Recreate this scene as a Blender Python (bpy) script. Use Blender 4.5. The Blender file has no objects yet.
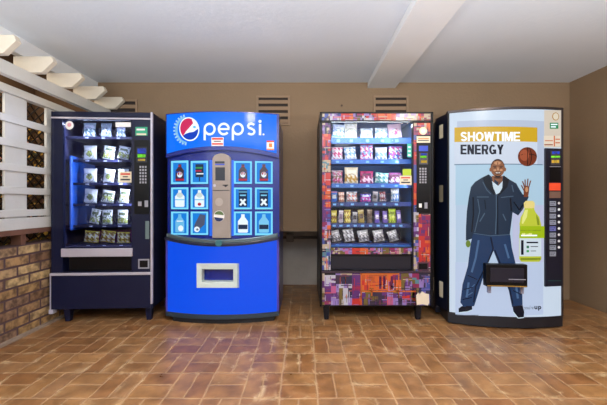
import bpy, bmesh, math, random
from mathutils import Vector, Matrix
random.seed(7)
S = bpy.context.scene
COL = S.collection
F, CX, CY, H = 320.0, 303.5, 202.0, 1.05     # focal length in px, principal point, eye height

# ------------------------------------------------------------------ helpers
def lin(c):
    return tuple(((v/255)/12.92 if v/255 <= .04045 else ((v/255+.055)/1.055)**2.4) for v in c)

MATS = {}
def mat(name, c, rough=.5, metal=0, emit=0, ecol=None, bump=0, bscale=60, var=0, vscale=8, coat=0, spec=.5):
    if name in MATS: return MATS[name]
    m = bpy.data.materials.new(name); m.use_nodes = True
    nt = m.node_tree; b = nt.nodes['Principled BSDF']
    col = (*lin(c), 1)
    b.inputs['Base Color'].default_value = col
    b.inputs['Roughness'].default_value = rough
    b.inputs['Metallic'].default_value = metal
    b.inputs['Specular IOR Level'].default_value = spec
    b.inputs['Coat Weight'].default_value = coat
    b.inputs['Coat Roughness'].default_value = .05
    if emit:
        b.inputs['Emission Color'].default_value = (*lin(ecol or c), 1)
        b.inputs['Emission Strength'].default_value = emit
    if var or bump:
        tc = nt.nodes.new('ShaderNodeTexCoord')
        if var:
            n = nt.nodes.new('ShaderNodeTexNoise'); n.inputs['Scale'].default_value = vscale
            n.inputs['Detail'].default_value = 6
            nt.links.new(tc.outputs['Object'], n.inputs['Vector'])
            r = nt.nodes.new('ShaderNodeValToRGB')
            r.color_ramp.elements[0].position = .3; r.color_ramp.elements[1].position = .7
            r.color_ramp.elements[0].color = tuple(v*(1-var) for v in col[:3])+(1,)
            r.color_ramp.elements[1].color = tuple(min(1, v*(1+var)) for v in col[:3])+(1,)
            nt.links.new(n.outputs['Fac'], r.inputs['Fac'])
            nt.links.new(r.outputs['Color'], b.inputs['Base Color'])
        if bump:
            n = nt.nodes.new('ShaderNodeTexNoise'); n.inputs['Scale'].default_value = bscale
            n.inputs['Detail'].default_value = 5
            nt.links.new(tc.outputs['Object'], n.inputs['Vector'])
            bp = nt.nodes.new('ShaderNodeBump'); bp.inputs['Strength'].default_value = bump
            bp.inputs['Distance'].default_value = .01
            nt.links.new(n.outputs['Fac'], bp.inputs['Height'])
            nt.links.new(bp.outputs['Normal'], b.inputs['Normal'])
    MATS[name] = m
    return m

class MB:
    """collects geometry, then links it as ONE mesh object"""
    def __init__(s): s.v=[]; s.f=[]; s.mi=[]; s.ms=[]
    def slot(s, m):
        if m not in s.ms: s.ms.append(m)
        return s.ms.index(m)
    def add(s, vs, fs, m):
        o=len(s.v); k=s.slot(m); s.v += [tuple(v) for v in vs]
        for f in fs: s.f.append(tuple(i+o for i in f)); s.mi.append(k)
        return s
    def box(s, x0,x1,y0,y1,z0,z1, m):
        x0,x1=sorted((x0,x1)); y0,y1=sorted((y0,y1)); z0,z1=sorted((z0,z1))
        vs=[(x0,y0,z0),(x1,y0,z0),(x1,y1,z0),(x0,y1,z0),(x0,y0,z1),(x1,y0,z1),(x1,y1,z1),(x0,y1,z1)]
        return s.add(vs,[(0,3,2,1),(4,5,6,7),(0,1,5,4),(1,2,6,5),(2,3,7,6),(3,0,4,7)],m)
    def prism(s, pts, z0, z1, m):          # plan polygon (ccw) extruded in z
        n=len(pts); vs=[(x,y,z0) for x,y in pts]+[(x,y,z1) for x,y in pts]
        fs=[tuple(range(n-1,-1,-1)), tuple(range(n,2*n))]+[(i,(i+1)%n,n+(i+1)%n,n+i) for i in range(n)]
        return s.add(vs,fs,m)
    def yprism(s, pts, y0, y1, m):         # (x,z) outline extruded in y
        n=len(pts); vs=[(x,y0,z) for x,z in pts]+[(x,y1,z) for x,z in pts]
        fs=[tuple(range(n)), tuple(range(2*n-1,n-1,-1))]+[(i,n+i,n+(i+1)%n,(i+1)%n) for i in range(n)]
        return s.add(vs,fs,m)
    def tube(s, pts, r, m, k=8, cap=True):
        pts=[Vector(p) for p in pts]; vs=[]; fs=[]
        up=Vector((0,0,1))
        for i,p in enumerate(pts):
            t=(pts[min(i+1,len(pts)-1)]-pts[max(i-1,0)]).normalized()
            a=t.cross(up)
            if a.length<.05: a=t.cross(Vector((1,0,0)))
            a.normalize(); b=t.cross(a)
            rr = r[i] if isinstance(r,(list,tuple)) else r
            for j in range(k):
                an=2*math.pi*j/k; vs.append(p+a*math.cos(an)*rr+b*math.sin(an)*rr)
        for i in range(len(pts)-1):
            for j in range(k):
                fs.append((i*k+j,i*k+(j+1)%k,(i+1)*k+(j+1)%k,(i+1)*k+j))
        if cap: fs += [tuple(range(k-1,-1,-1)), tuple((len(pts)-1)*k+j for j in range(k))]
        return s.add(vs,fs,m)
    def build(s, name, parent=None, bevel=0, smooth=False):
        me=bpy.data.meshes.new(name); me.from_pydata(s.v,[],s.f)
        for m in s.ms: me.materials.append(m)
        me.polygons.foreach_set('material_index', s.mi)
        if smooth: me.polygons.foreach_set('use_smooth',[True]*len(s.f))
        bm=bmesh.new(); bm.from_mesh(me); bmesh.ops.recalc_face_normals(bm, faces=bm.faces); bm.to_mesh(me); bm.free()
        me.update()
        o=bpy.data.objects.new(name, me); COL.objects.link(o)
        if parent: o.parent=parent
        if bevel:
            b=o.modifiers.new('bevel','BEVEL'); b.width=bevel; b.segments=2; b.limit_method='ANGLE'
        return o

def tag(o, label=None, cat=None, group=None, kind=None):
    if label: o['label']=label
    if cat: o['category']=cat
    if group: o['group']=group
    if kind: o['kind']=kind
    return o
def empty(name, loc, rz=0):
    o=bpy.data.objects.new(name,None); COL.objects.link(o); o.location=loc; o.rotation_euler=(0,0,rz)
    o.empty_display_size=.1
    return o

# ------------------------------------------------------------------ procedural surface materials
def N(nt, t, **kw):
    n=nt.nodes.new(t)
    for k,v in kw.items(): setattr(n,k,v)
    return n
def M_(nt, op, a, b=None, c=None):
    n=nt.nodes.new('ShaderNodeMath'); n.operation=op
    for i,v in enumerate((a,b,c)):
        if v is None: continue
        if isinstance(v,(int,float)): n.inputs[i].default_value=v
        else: nt.links.new(v,n.inputs[i])
    return n.outputs[0]
def ramp(nt, fac, stops, const=False):
    r=nt.nodes.new('ShaderNodeValToRGB')
    if const: r.color_ramp.interpolation='CONSTANT'
    els=r.color_ramp.elements
    while len(els)<len(stops): els.new(.5)
    for e,(p,c) in zip(els,stops): e.position=p; e.color=(*lin(c),1)
    nt.links.new(fac,r.inputs['Fac']); return r.outputs['Color']
def mixc(nt, fac, a, b, mode='MIX'):
    n=nt.nodes.new('ShaderNodeMix'); n.data_type='RGBA'; n.blend_type=mode
    for i,v in ((0,fac),(6,a),(7,b)):
        if isinstance(v,tuple): n.inputs[i].default_value=(*v[:3],1)
        elif isinstance(v,(int,float)): n.inputs[i].default_value=v
        else: nt.links.new(v,n.inputs[i])
    return n.outputs[2]

def floor_mat():
    m=bpy.data.materials.new('basketweave_pavers'); m.use_nodes=True; nt=m.node_tree; b=nt.nodes['Principled BSDF']
    geo=N(nt,'ShaderNodeNewGeometry'); wob=N(nt,'ShaderNodeTexNoise'); wob.inputs['Scale'].default_value=7
    nt.links.new(geo.outputs['Position'],wob.inputs['Vector'])
    va=N(nt,'ShaderNodeVectorMath',operation='MULTIPLY_ADD')
    nt.links.new(wob.outputs['Color'],va.inputs[0]); va.inputs[1].default_value=(.016,.016,0)
    nt.links.new(geo.outputs['Position'],va.inputs[2])
    sp=N(nt,'ShaderNodeSeparateXYZ'); nt.links.new(va.outputs[0],sp.inputs[0])
    A,B=.205,.2545
    u=M_(nt,'DIVIDE',M_(nt,'ADD',sp.outputs[0],.13+20*A-.008),A)
    v=M_(nt,'DIVIDE',M_(nt,'ADD',sp.outputs[1],-1.965+20*B-.008),B)
    i=M_(nt,'FLOOR',u); j=M_(nt,'FLOOR',v); fu=M_(nt,'FRACT',u); fv=M_(nt,'FRACT',v)
    par=M_(nt,'MODULO',M_(nt,'ADD',i,j),2.0)          # 1 = bricks lying along x
    gu=M_(nt,'FRACT',M_(nt,'MULTIPLY',fu,2)); gv=M_(nt,'FRACT',M_(nt,'MULTIPLY',fv,2))
    def edge(x,s): return M_(nt,'MULTIPLY',M_(nt,'MINIMUM',x,M_(nt,'SUBTRACT',1,x)),s)
    dh=M_(nt,'MINIMUM',edge(fu,A),edge(gv,B/2)); dv=M_(nt,'MINIMUM',edge(gu,A/2),edge(fv,B))
    d=M_(nt,'ADD',M_(nt,'MULTIPLY',par,dh),M_(nt,'MULTIPLY',M_(nt,'SUBTRACT',1,par),dv))
    sub=M_(nt,'ADD',M_(nt,'MULTIPLY',par,M_(nt,'FLOOR',M_(nt,'MULTIPLY',fv,2))),
            M_(nt,'MULTIPLY',M_(nt,'SUBTRACT',1,par),M_(nt,'FLOOR',M_(nt,'MULTIPLY',fu,2))))
    cb=N(nt,'ShaderNodeCombineXYZ'); nt.links.new(i,cb.inputs[0]); nt.links.new(j,cb.inputs[1]); nt.links.new(sub,cb.inputs[2])
    wn=N(nt,'ShaderNodeTexWhiteNoise'); nt.links.new(cb.outputs[0],wn.inputs['Vector'])
    base=ramp(nt,wn.outputs['Value'],[(0,(152,102,60)),(.3,(160,112,68)),(.65,(172,124,76)),(1,(158,114,76))])
    n1=N(nt,'ShaderNodeTexNoise'); n1.inputs['Scale'].default_value=9; n1.inputs['Detail'].default_value=8
    nt.links.new(geo.outputs['Position'],n1.inputs['Vector'])
    mott=ramp(nt,n1.outputs['Fac'],[(.3,(150,140,130)),(.7,(255,255,255))])
    base=mixc(nt,.75,base,mott,'MULTIPLY')
    # wide worn, greyer patch in the middle and pale chalky scuffs near joints
    n2=N(nt,'ShaderNodeTexNoise'); n2.inputs['Scale'].default_value=5.5; n2.inputs['Detail'].default_value=10; n2.inputs['Roughness'].default_value=.7
    n2.inputs['Distortion'].default_value=1.2
    nt.links.new(geo.outputs['Position'],n2.inputs['Vector'])
    scf=ramp(nt,n2.outputs['Fac'],[(.53,(0,0,0)),(.66,(255,255,255))])
    bw=N(nt,'ShaderNodeRGBToBW'); nt.links.new(scf,bw.inputs[0])
    near=M_(nt,'SUBTRACT',1,M_(nt,'MINIMUM',M_(nt,'DIVIDE',d,.03),1))
    base=mixc(nt,M_(nt,'MULTIPLY',bw.outputs[0],M_(nt,'ADD',M_(nt,'MULTIPLY',near,.7),.14)),base,lin((214,184,140)))
    gm=M_(nt,'SUBTRACT',1,M_(nt,'SMOOTH_MIN',M_(nt,'DIVIDE',d,.0075),1,.3))
    gm=M_(nt,'MAXIMUM',gm,0)
    gcol=mixc(nt,n1.outputs['Fac'],lin((150,112,78)),lin((196,160,120)))
    col=mixc(nt,M_(nt,'MULTIPLY',gm,.9),base,gcol)
    nt.links.new(col,b.inputs['Base Color'])
    r=M_(nt,'ADD',M_(nt,'MULTIPLY',n1.outputs['Fac'],.35),.18)
    nt.links.new(M_(nt,'ADD',r,M_(nt,'MULTIPLY',gm,.25)),b.inputs['Roughness'])
    bp=N(nt,'ShaderNodeBump'); bp.inputs['Strength'].default_value=.35; bp.inputs['Distance'].default_value=.006
    nt.links.new(M_(nt,'ADD',M_(nt,'MULTIPLY',gm,-1),M_(nt,'MULTIPLY',n1.outputs['Fac'],.7)),bp.inputs['Height'])
    nt.links.new(bp.outputs['Normal'],b.inputs['Normal'])
    return m

def brickwall_mat():
    m=bpy.data.materials.new('old_brick_wall'); m.use_nodes=True; nt=m.node_tree; b=nt.nodes['Principled BSDF']
    geo=N(nt,'ShaderNodeNewGeometry'); sp=N(nt,'ShaderNodeSeparateXYZ'); nt.links.new(geo.outputs['Position'],sp.inputs[0])
    cb=N(nt,'ShaderNodeCombineXYZ'); nt.links.new(sp.outputs[1],cb.inputs[0]); nt.links.new(sp.outputs[2],cb.inputs[1])
    br=N(nt,'ShaderNodeTexBrick'); nt.links.new(cb.outputs[0],br.inputs['Vector'])
    br.inputs['Scale'].default_value=1; br.inputs['Brick Width'].default_value=.215; br.inputs['Row Height'].default_value=.079
    br.inputs['Mortar Size'].default_value=.009; br.inputs['Mortar Smooth'].default_value=.3
    br.inputs['Color1'].default_value=(0,0,0,1); br.inputs['Color2'].default_value=(1,1,1,1); br.inputs['Mortar'].default_value=(.5,.5,.5,1)
    c=ramp(nt,br.outputs['Color'],[(0,(138,104,80)),(.35,(196,158,104)),(.65,(152,118,96)),(1,(214,184,134))])
    n=N(nt,'ShaderNodeTexNoise'); n.inputs['Scale'].default_value=22; n.inputs['Detail'].default_value=8
    nt.links.new(geo.outputs['Position'],n.inputs['Vector'])
    c=mixc(nt,.8,c,ramp(nt,n.outputs['Fac'],[(.35,(110,95,85)),(.65,(255,250,235))]),'MULTIPLY')
    c=mixc(nt,br.outputs['Fac'],c,lin((88,64,64)))
    nt.links.new(c,b.inputs['Base Color']); b.inputs['Roughness'].default_value=.8
    bp=N(nt,'ShaderNodeBump'); bp.inputs['Strength'].default_value=.8; bp.inputs['Distance'].default_value=.01
    nt.links.new(M_(nt,'SUBTRACT',M_(nt,'MULTIPLY',n.outputs['Fac'],.4),br.outputs['Fac']),bp.inputs['Height'])
    nt.links.new(bp.outputs['Normal'],b.inputs['Normal'])
    return m

def glass_mat(name, refl=.07, tint=(255,255,255)):
    m=bpy.data.materials.new(name); m.use_nodes=True; nt=m.node_tree
    nt.nodes.remove(nt.nodes['Principled BSDF']); out=nt.nodes['Material Output']
    t=N(nt,'ShaderNodeBsdfTransparent'); t.inputs[0].default_value=(*lin(tint),1)
    g=N(nt,'ShaderNodeBsdfGlossy'); g.inputs['Roughness'].default_value=.02
    fr=N(nt,'ShaderNodeFresnel'); fr.inputs[0].default_value=1.35
    mx=N(nt,'ShaderNodeMixShader'); nt.links.new(M_(nt,'MULTIPLY',fr.outputs[0],refl/.022),mx.inputs[0])
    nt.links.new(t.outputs[0],mx.inputs[1]); nt.links.new(g.outputs[0],mx.inputs[2]); nt.links.new(mx.outputs[0],out.inputs['Surface'])
    return m

white_paint=mat('white_painted_wood',(206,204,198),.55,var=.05,vscale=3,bump=.15,bscale=40)
cream_wood=mat('cream_painted_rafter',(218,208,190),.55,var=.06,vscale=4,bump=.15,bscale=40)
ceil_m=mat('ceiling_plaster',(220,227,236),.85,var=.03,vscale=1.2,bump=.12,bscale=30)
beam_m=mat('ceiling_beam_plaster',(232,234,236),.8,bump=.1,bscale=30)
wall_m=mat('tan_plaster',(138,114,88),.75,var=.05,vscale=2,bump=.3,bscale=45)
grey_m=mat('grey_lower_plaster',(186,178,170),.7,var=.08,vscale=6,bump=.2,bscale=35)
brown_m=mat('brown_stained_wood',(112,76,60),.6,var=.2,vscale=9)
ext_m=mat('orange_brown_outer_plaster',(92,66,42),.8,var=.15,vscale=3)
brick_m=brickwall_mat()

# ------------------------------------------------------------------ the setting
XL,XR,YB,ZC=-2.21,2.86,3.44,2.335
def struct(mb,name,**k): o=mb.build(name,**k); o['kind']='structure'; return o
YF=-1.5
struct(MB().box(XL-1.2,XR+.15,-4.5,4.4,-.1,0,floor_mat()),'floor')
struct(MB().box(XL-.1,XR+.15,YF,YB+.9,ZC,ZC+.12,ceil_m),'ceiling')
struct(MB().box(.69,.985,YF,YB,ZC-.06,ZC,beam_m),'trim_1')
# back wall with a shallow recess at floor level between the two middle machines
w=MB()
RX0,RX1,RZ,RY=-.44,.40,.735,4.07
w.box(XL-.1,RX0,YB,YB+.75,0,ZC,wall_m); w.box(RX1,XR+.15,YB,YB+.75,0,ZC,wall_m); w.box(RX0,RX1,YB,YB+.75,RZ,ZC,wall_m)
w.box(RX0,RX1,RY,YB+.75,0,RZ,grey_m)
struct(w,'wall_back')
struct(MB().box(XR,XR+.15,YF,YB,0,ZC,wall_m),'wall_right')
w=MB().box(XL-.14,XL,YF,YB,0,.71,brick_m)
struct(w,'wall_left')
w=MB().box(XL-.13,XL+.005,YF,YB,.795,.835,brown_m); struct(w,'trim_2')
w=MB()
y=3.37
while y>-1: w.box(XL-.1,XL-.02,y-.045,y,.71,.795,brown_m); y-=.40
struct(w,'trim_3')
struct(MB().box(XL-.06,XL,YF,YB,2.20,ZC,beam_m),'trim_4')
# a thin pale kerb line at the foot of the brick wall
struct(MB().box(XL,XL+.035,YF,YB,0,.018,mat('kerb_mortar',(150,128,110),.8,var=.2)),'baseboard_left')
# outer passage seen through the lattice
struct(MB().box(-3.15,-3.05,YF,YB+.8,0,2.9,ext_m),'wall_outer_left')
struct(MB().box(-3.05,XL-.1,YB+.2,YB+.3,0,2.9,ext_m),'wall_outer_back')
struct(MB().box(-3.15,XL-.14,YF,YB+.8,2.62,2.7,ext_m),'ceiling_outer')

# lattice screen on the left wall
la=empty('lattice_screen',(XL,1.2,.835)); tag(la,'white painted wooden lattice screen above the low brick wall','lattice')
def L(y0,y1,z0,z1,dx0,dx1,name,grp=None):
    o=MB().box(dx0,dx1,y0-1.2,y1-1.2,z0-.835,z1-.835,white_paint).build(name,la,bevel=.003); return o
L(YF,YB,1.865,1.925,-.05,.012,'top_rail'); L(YF,YB,.835,.925,-.05,.004,'bottom_rail')
yy=2.557
ys=[(2.915-.19+.0,2.915)]
y0=2.725
for k in range(-2,9):
    b=2.572-.385*k
    if b<YB+.1: L(b-.192,min(b,YB),.925,1.865,-.032,-.012,'upright_board')
for z in (1.65,1.47,1.285,1.11,.935):
    L(YF,YB,z,z+.055,-.012,.004,'cross_slat')

# diamond wire screen and foliage outside
wire=mat('dark_wire',(48,40,36),.5,metal=.6)
w=MB()
for k in range(-14,60):
    y=-1.0+k*.085
    for s in (1,-1):
        a=(XL-.2+.003*s,y,.72); bb=(XL-.2+.003*s,y+s*1.22,1.94)
        if min(a[1],bb[1])<1.4 or max(a[1],bb[1])>YB+.0: 
            # clip to range
            pass
        lo,hi=0,1
        for lim,sg in ((1.2,1),(YB,-1)):
            d0=sg*(a[1]-lim); d1=sg*(bb[1]-lim)
            if d0<0 and d1<0: lo=hi=0; break
            if d0*d1<0:
                t=d0/(d0-d1)
                if d0<0: lo=max(lo,t)
                else: hi=min(hi,t)
        if hi-lo<.02: continue
        A=Vector(a); B=Vector(bb); w.tube([A.lerp(B,lo),A.lerp(B,hi)],.006,wire,k=5)
w.box(XL-.23,XL-.17,1.2,1.24,0,1.9,wire).box(XL-.23,XL-.17,YB-.02,YB+.02,0,1.9,wire)
tag(w.build('wire_fence'),'dark diamond wire fence just outside the white lattice','fence')
random.seed(3)
leafs=[mat('leaf_dark',(52,58,36),.6),mat('leaf_olive',(98,92,44),.6),mat('leaf_brown',(110,74,46),.7),mat('blossom_yellow',(226,176,66),.6),mat('blossom_pink',(196,140,120),.6)]
w=MB()
for k in range(4200):
    x=XL-.3-random.random()*.35; y=random.uniform(1.3,YB+.15); z=random.uniform(.02,1.74+.06*math.sin(y*9))
    s=random.uniform(.012,.032); m=random.choices(leafs,[4,4,4,4.5,1.6])[0]
    a=Vector((random.gauss(0,1),random.gauss(0,1),random.gauss(0,1))).normalized(); b=a.orthogonal().normalized(); c=a.cross(b)
    p=Vector((x,y,z))
    w.add([p-b*s*1.3,p-c*s*.6+a*s*.2,p+b*s*1.3,p+c*s*.6+a*s*.2],[(0,1,2,3)],m)
tag(w.build('flowering_hedge'),'dark hedge with small yellow blossoms behind the lattice','hedge',kind='stuff')

# beam with rafter tails resting on it
o=MB().box(-2.12,-2.07,YF,YB,1.94,2.035,white_paint).build('support_beam',bevel=.003)
tag(o,'long white beam carrying the cut rafter tails along the lattice','beam')
rsp=[3.37,3.06,2.745,2.43,2.115,1.80,1.485]
where=['against the back wall','second from the back wall','third from the back wall','fourth from the back wall','fifth from the back wall, cut by the picture edge']
rl=[(-2.205,2.035),(-1.99,2.035),(-1.90,2.118),(-1.918,2.157),(-2.205,2.157)]
for k in range(5):
    o=MB().yprism([(x+2.1,z-2.035) for x,z in rl],0,.045,cream_wood).build('rafter',bevel=.003)
    o.location=(-2.1,rsp[k],2.035)
    tag(o,'cream rafter tail with slanted end, '+where[k],'rafter','rafter tails on the white beam')

# wall vents
vent_m=mat('vent_frame_tan',(150,124,98),.6); vent_d=mat('vent_dark',(46,36,30),.8)
def vent(x0,x1,z0,z1,lab):
    r=empty('wall_vent',((x0+x1)/2,YB,z0)); w2=(x1-x0)/2; h=z1-z0
    MB().box(-w2+.01,w2-.01,-.004,0,.01,h-.01,vent_d).build('backing',r)
    f=MB(); t=.022
    f.box(-w2,w2,-.016,0,0,t,vent_m).box(-w2,w2,-.016,0,h-t,h,vent_m).box(-w2,-w2+t,-.016,0,t,h-t,vent_m).box(w2-t,w2,-.016,0,t,h-t,vent_m)
    f.build('frame',r,bevel=.002)
    n=int((h-2*t)/.062)
    for i in range(n):
        z=t+.012+i*(h-2*t)/n
        MB().add([(-w2+t,-.014,z-.006),(w2-t,-.014,z-.006),(w2-t,-.004,z+.034),(-w2+t,-.004,z+.034),(-w2+t,-.011,z-.008),(w2-t,-.011,z-.008),(w2-t,-.001,z+.032),(-w2+t,-.001,z+.032)],
                 [(0,1,2,3),(7,6,5,4),(0,4,5,1),(2,6,7,3),(1,5,6,2),(0,3,7,4)],vent_m).build('louver',r)
    tag(r,lab,'vent','louvred wall vents')
vent(-.505,-.145,1.87,2.19,'tan louvred wall vent above the blue drinks machine')
vent(.75,1.125,1.87,2.19,'tan louvred wall vent above the patchwork snack machine')
vent(-2.15,-1.78,1.87,2.15,'tan louvred wall vent in the corner behind the rafter tails')
s=MB().tube([(0,0,0),(0,-.012,0)],.011,mat('screw_brown',(82,60,44),.5),k=12).build('wall_screw'); s.location=(.41,YB,2.085)
tag(s,'small brown fixing on the back wall above the gap','screw')
# conduit with box across the gap
pm=mat('grey_conduit',(116,108,102),.5,metal=.3)
c=empty('conduit_pipe',(0,RY,.60)); MB().tube([(-.44,-.03,0),(.40,-.03,0)],.017,pm,k=12).build('pipe',c,smooth=True)
MB().box(-.215,-.125,-.075,-.0,-.05,.05,pm).build('junction_box',c,bevel=.006)
tag(c,'grey conduit with square box low on the wall between the two middle machines','conduit')

# ceiling lamps (just out of frame, mirrored in the machine fronts)
for i,(x,y,side) in enumerate(((1.5,.9,'right'),(-.05,.85,'left'))):
    r=empty('ceiling_light',(x,y,ZC-.06 if .69<x<.985 else ZC))
    pts=[]; 
    w=MB(); n=24
    prof=[(.17,-.02),(.165,-.05),(.13,-.085),(.07,-.105),(0.001,-.11)]
    vs=[(a*math.cos(2*math.pi*j/n),a*math.sin(2*math.pi*j/n),z) for a,z in prof for j in range(n)]
    fs=[(q*n+j,q*n+(j+1)%n,(q+1)*n+(j+1)%n,(q+1)*n+j) for q in range(len(prof)-1) for j in range(n)]
    w.add(vs,fs,mat('lamp_glass',(255,246,232),.3,emit=55,ecol=(255,240,220))).build('diffuser',r,smooth=True)
    MB().tube([(0,0,0),(0,0,-.02)],.185,mat('lamp_base',(230,230,228),.4),k=24).build('base',r)
    tag(r,f'round white ceiling lamp, the {side} one of two in front of the machines','lamp','round ceiling lamps')

# ------------------------------------------------------------------ vending machine frame of reference
class Mach:
    """front left corner (X,Y), front right corner, bow depth; local x -w/2..w/2 along the front, y into the cabinet"""
    def __init__(s,name,XL_,DL,XR_,DR,bow,label,cat='vending machine'):
        s.w=math.hypot(XR_-XL_,DR-DL); s.yaw=math.atan2(DR-DL,XR_-XL_); s.bow=bow
        s.o=Vector(((XL_+XR_)/2,(DL+DR)/2,0)); s.root=empty(name,s.o,s.yaw); tag(s.root,label,cat)
        s.ex=Vector((math.cos(s.yaw),math.sin(s.yaw),0)); s.ey=Vector((-math.sin(s.yaw),math.cos(s.yaw),0))
    def y(s,x): return -s.bow*(1-(2*x/s.w)**2)
    def P(s,px,py,off=0):
        """the point of the front (off metres behind it) seen at a photo position -> local x,z"""
        d=Vector(((px-CX)/F,1,(CY-py)/F)); x=0
        for _ in range(12):
            q=s.o+s.ey*(s.y(x)+off); t=(q.dot(s.ey))/(d.dot(s.ey)); p=d*t; x=(p-s.o).dot(s.ex)
        return x,H+p.z
    def world(s,x,y,z): return s.o+s.ex*x+s.ey*y+Vector((0,0,z))

def clip_faces(mb,m,polys,off,off2=None):
    """polys: [(list of local (x,z)), material]; wrapped on the machine's front at -off"""
    base_off=off
    for e_ in polys:
        pts,mt=e_[0],e_[1]; off=base_off+(e_[2] if len(e_)>2 else 0)
        bm=bmesh.new(); vs=[bm.verts.new((x,0,z)) for x,z in pts]
        try: bm.faces.new(vs)
        except Exception: bm.free(); continue
        bmesh.ops.triangulate(bm,faces=bm.faces[:])
        if m.bow:
            x0=min(p[0] for p in pts); x1=max(p[0] for p in pts)
            k=math.floor(x0/.03)+1
            while k*.03<x1:
                bmesh.ops.bisect_plane(bm,geom=bm.verts[:]+bm.edges[:]+bm.faces[:],plane_co=(k*.03,0,0),plane_no=(1,0,0)); k+=1
        bm.verts.index_update()
        vv=[(v.co.x,m.y(v.co.x)-off,v.co.z) for v in bm.verts]; ff=[]
        for f in bm.faces:
            idx=[v.index for v in f.verts]
            if f.normal.y>0: idx.reverse()
            ff.append(idx)
        mb.add(vv,ff,mt); bm.free()
def decal(m,name,polys,off,parent=None,px=True,back=0):
    """printed shapes given at photo positions (px) or in local metres"""
    mb=MB(); q=[]
    for e_ in polys:
        q.append(([m.P(a,b,back) for a,b in e_[0]] if px else e_[0],)+tuple(e_[1:]))
    clip_faces(mb,m,q,off-back)
    me=bpy.data.meshes.new(name); me.from_pydata(mb.v,[],mb.f)
    for t in mb.ms: me.materials.append(t)
    me.polygons.foreach_set('material_index',mb.mi); me.update()
    o=bpy.data.objects.new(name,me); COL.objects.link(o); o.parent=parent or m.root
    return o
def R(x0,y0,x1,y1): return [(x0,y0),(x1,y0),(x1,y1),(x0,y1)]
def ell(cx,cy,rx,ry,n=28,a0=0,a1=360,rot=0):
    out=[]; full=abs(a1-a0)>=360; c,s=math.cos(math.radians(rot)),math.sin(math.radians(rot))
    for i in range(n if full else n+1):
        a=math.radians(a0+(a1-a0)*i/n); x,y=rx*math.cos(a),ry*math.sin(a)
        out.append((cx+x*c-y*s,cy+x*s+y*c))
    return out
def stroke(pts,w,closed=False):
    """list of quads + round joints following a pen line"""
    out=[]; n=len(pts)
    for i in range(n if closed else n-1):
        a=pts[i]; b=pts[(i+1)%n]; dx,dy=b[0]-a[0],b[1]-a[1]; l=math.hypot(dx,dy) or 1
        nx,ny=-dy/l*w/2,dx/l*w/2
        out.append([(a[0]+nx,a[1]+ny),(b[0]+nx,b[1]+ny),(b[0]-nx,b[1]-ny),(a[0]-nx,a[1]-ny)])
    return out
def band(outer,inner):
    """ring between two polylines with equal counts"""
    return [[outer[i],outer[i+1],inner[i+1],inner[i]] for i in range(len(outer)-1)]
def text_polys(txt,x0,y0,x1,y1,bold=0.0,shear=0):
    cu=bpy.data.curves.new('t','FONT'); cu.body=txt; cu.offset=bold; cu.resolution_u=3; cu.shear=shear; cu.space_character=1.0+bold*3.2
    ob=bpy.data.objects.new('t',cu); COL.objects.link(ob); bpy.context.view_layer.update()
    dg=bpy.context.evaluated_depsgraph_get(); me=bpy.data.meshes.new_from_object(ob.evaluated_get(dg))
    xs=[v.co.x for v in me.vertices]; ys=[v.co.y for v in me.vertices]
    ax,bx,ay,by=min(xs),max(xs),min(ys),max(ys)
    f=lambda v:(x0+(v.co.x-ax)/(bx-ax)*(x1-x0), y1-(v.co.y-ay)/(by-ay)*(y1-y0))
    out=[[f(me.vertices[i]) for i in p.vertices] for p in me.polygons]
    bpy.data.objects.remove(ob); bpy.data.curves.remove(cu); bpy.data.meshes.remove(me)
    return out

def lit(name,c,e=.8,rough=.25): return mat('backlit_'+name,tuple(v*.35 for v in c),rough,emit=e,ecol=c,spec=.2)
navy=mat('navy_powder_coat',(17,22,50),.4,var=.06,vscale=5,coat=.08,spec=.3)
navy_dark=mat('navy_black_plastic',(17,20,38),.35)
silver=mat('brushed_silver',(190,184,196),.35,metal=.25)
black=mat('black_plastic',(9,9,13),.35,spec=.25)
blk_matte=mat('matte_black',(20,20,24),.7)
steel=mat('coil_steel',(120,120,128),.35,metal=.8)
stick_w=mat('sticker_white',(232,228,226),.6); stick_g=mat('sticker_green',(48,158,120),.6); stick_r=mat('sticker_red',(206,60,44),.6)
stick_o=mat('sticker_orange',(232,130,60),.6); stick_c=mat('sticker_cream',(226,214,186),.6); stick_lime=mat('sticker_lime',(176,200,50),.6)
txt_d=mat('print_dark',(40,40,52),.6); key_m=mat('key_grey',(150,150,160),.5)
lcd_b=mat('screen_blue',(10,20,60),.3,emit=.9,ecol=(30,70,210)); lcd_g=mat('led_green',(20,90,10),.3,emit=1.2,ecol=(120,230,40)); lcd_y=mat('led_amber',(90,60,10),.3,emit=.8,ecol=(220,180,60))

def foot(root,x,y,m,h=.125):
    w=MB(); t,b=.03,.02
    vs=[(x-b,y-b,0),(x+b,y-b,0),(x+b,y+b,0),(x-b,y+b,0),(x-t,y-t,h),(x+t,y-t,h),(x+t,y+t,h),(x-t,y+t,h)]
    w.add(vs,[(0,3,2,1),(4,5,6,7),(0,1,5,4),(1,2,6,5),(2,3,7,6),(3,0,4,7)],m); w.build('leg',root,bevel=.003)

def sticker(m,x0,y0,x1,y1,mt,lines=(),name='sticker',off=.002,parent=None,label=None):
    p=[(R(x0,y0,x1,y1),mt)]
    o=decal(m,name,p,off,parent)
    if lines:
        q=[(R(x0+(x1-x0)*a,y0+(y1-y0)*b,x0+(x1-x0)*c,y0+(y1-y0)*d),mm) for a,b,c,d,mm in lines]
        decal(m,'sticker_print',q,off+.001,o)
    if label: o['label']=label
    return o
LINES=[(.12,.15,.88,.3,stick_r),(.3,.42,.7,.52,txt_d),(.12,.66,.88,.8,txt_d)]

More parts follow.
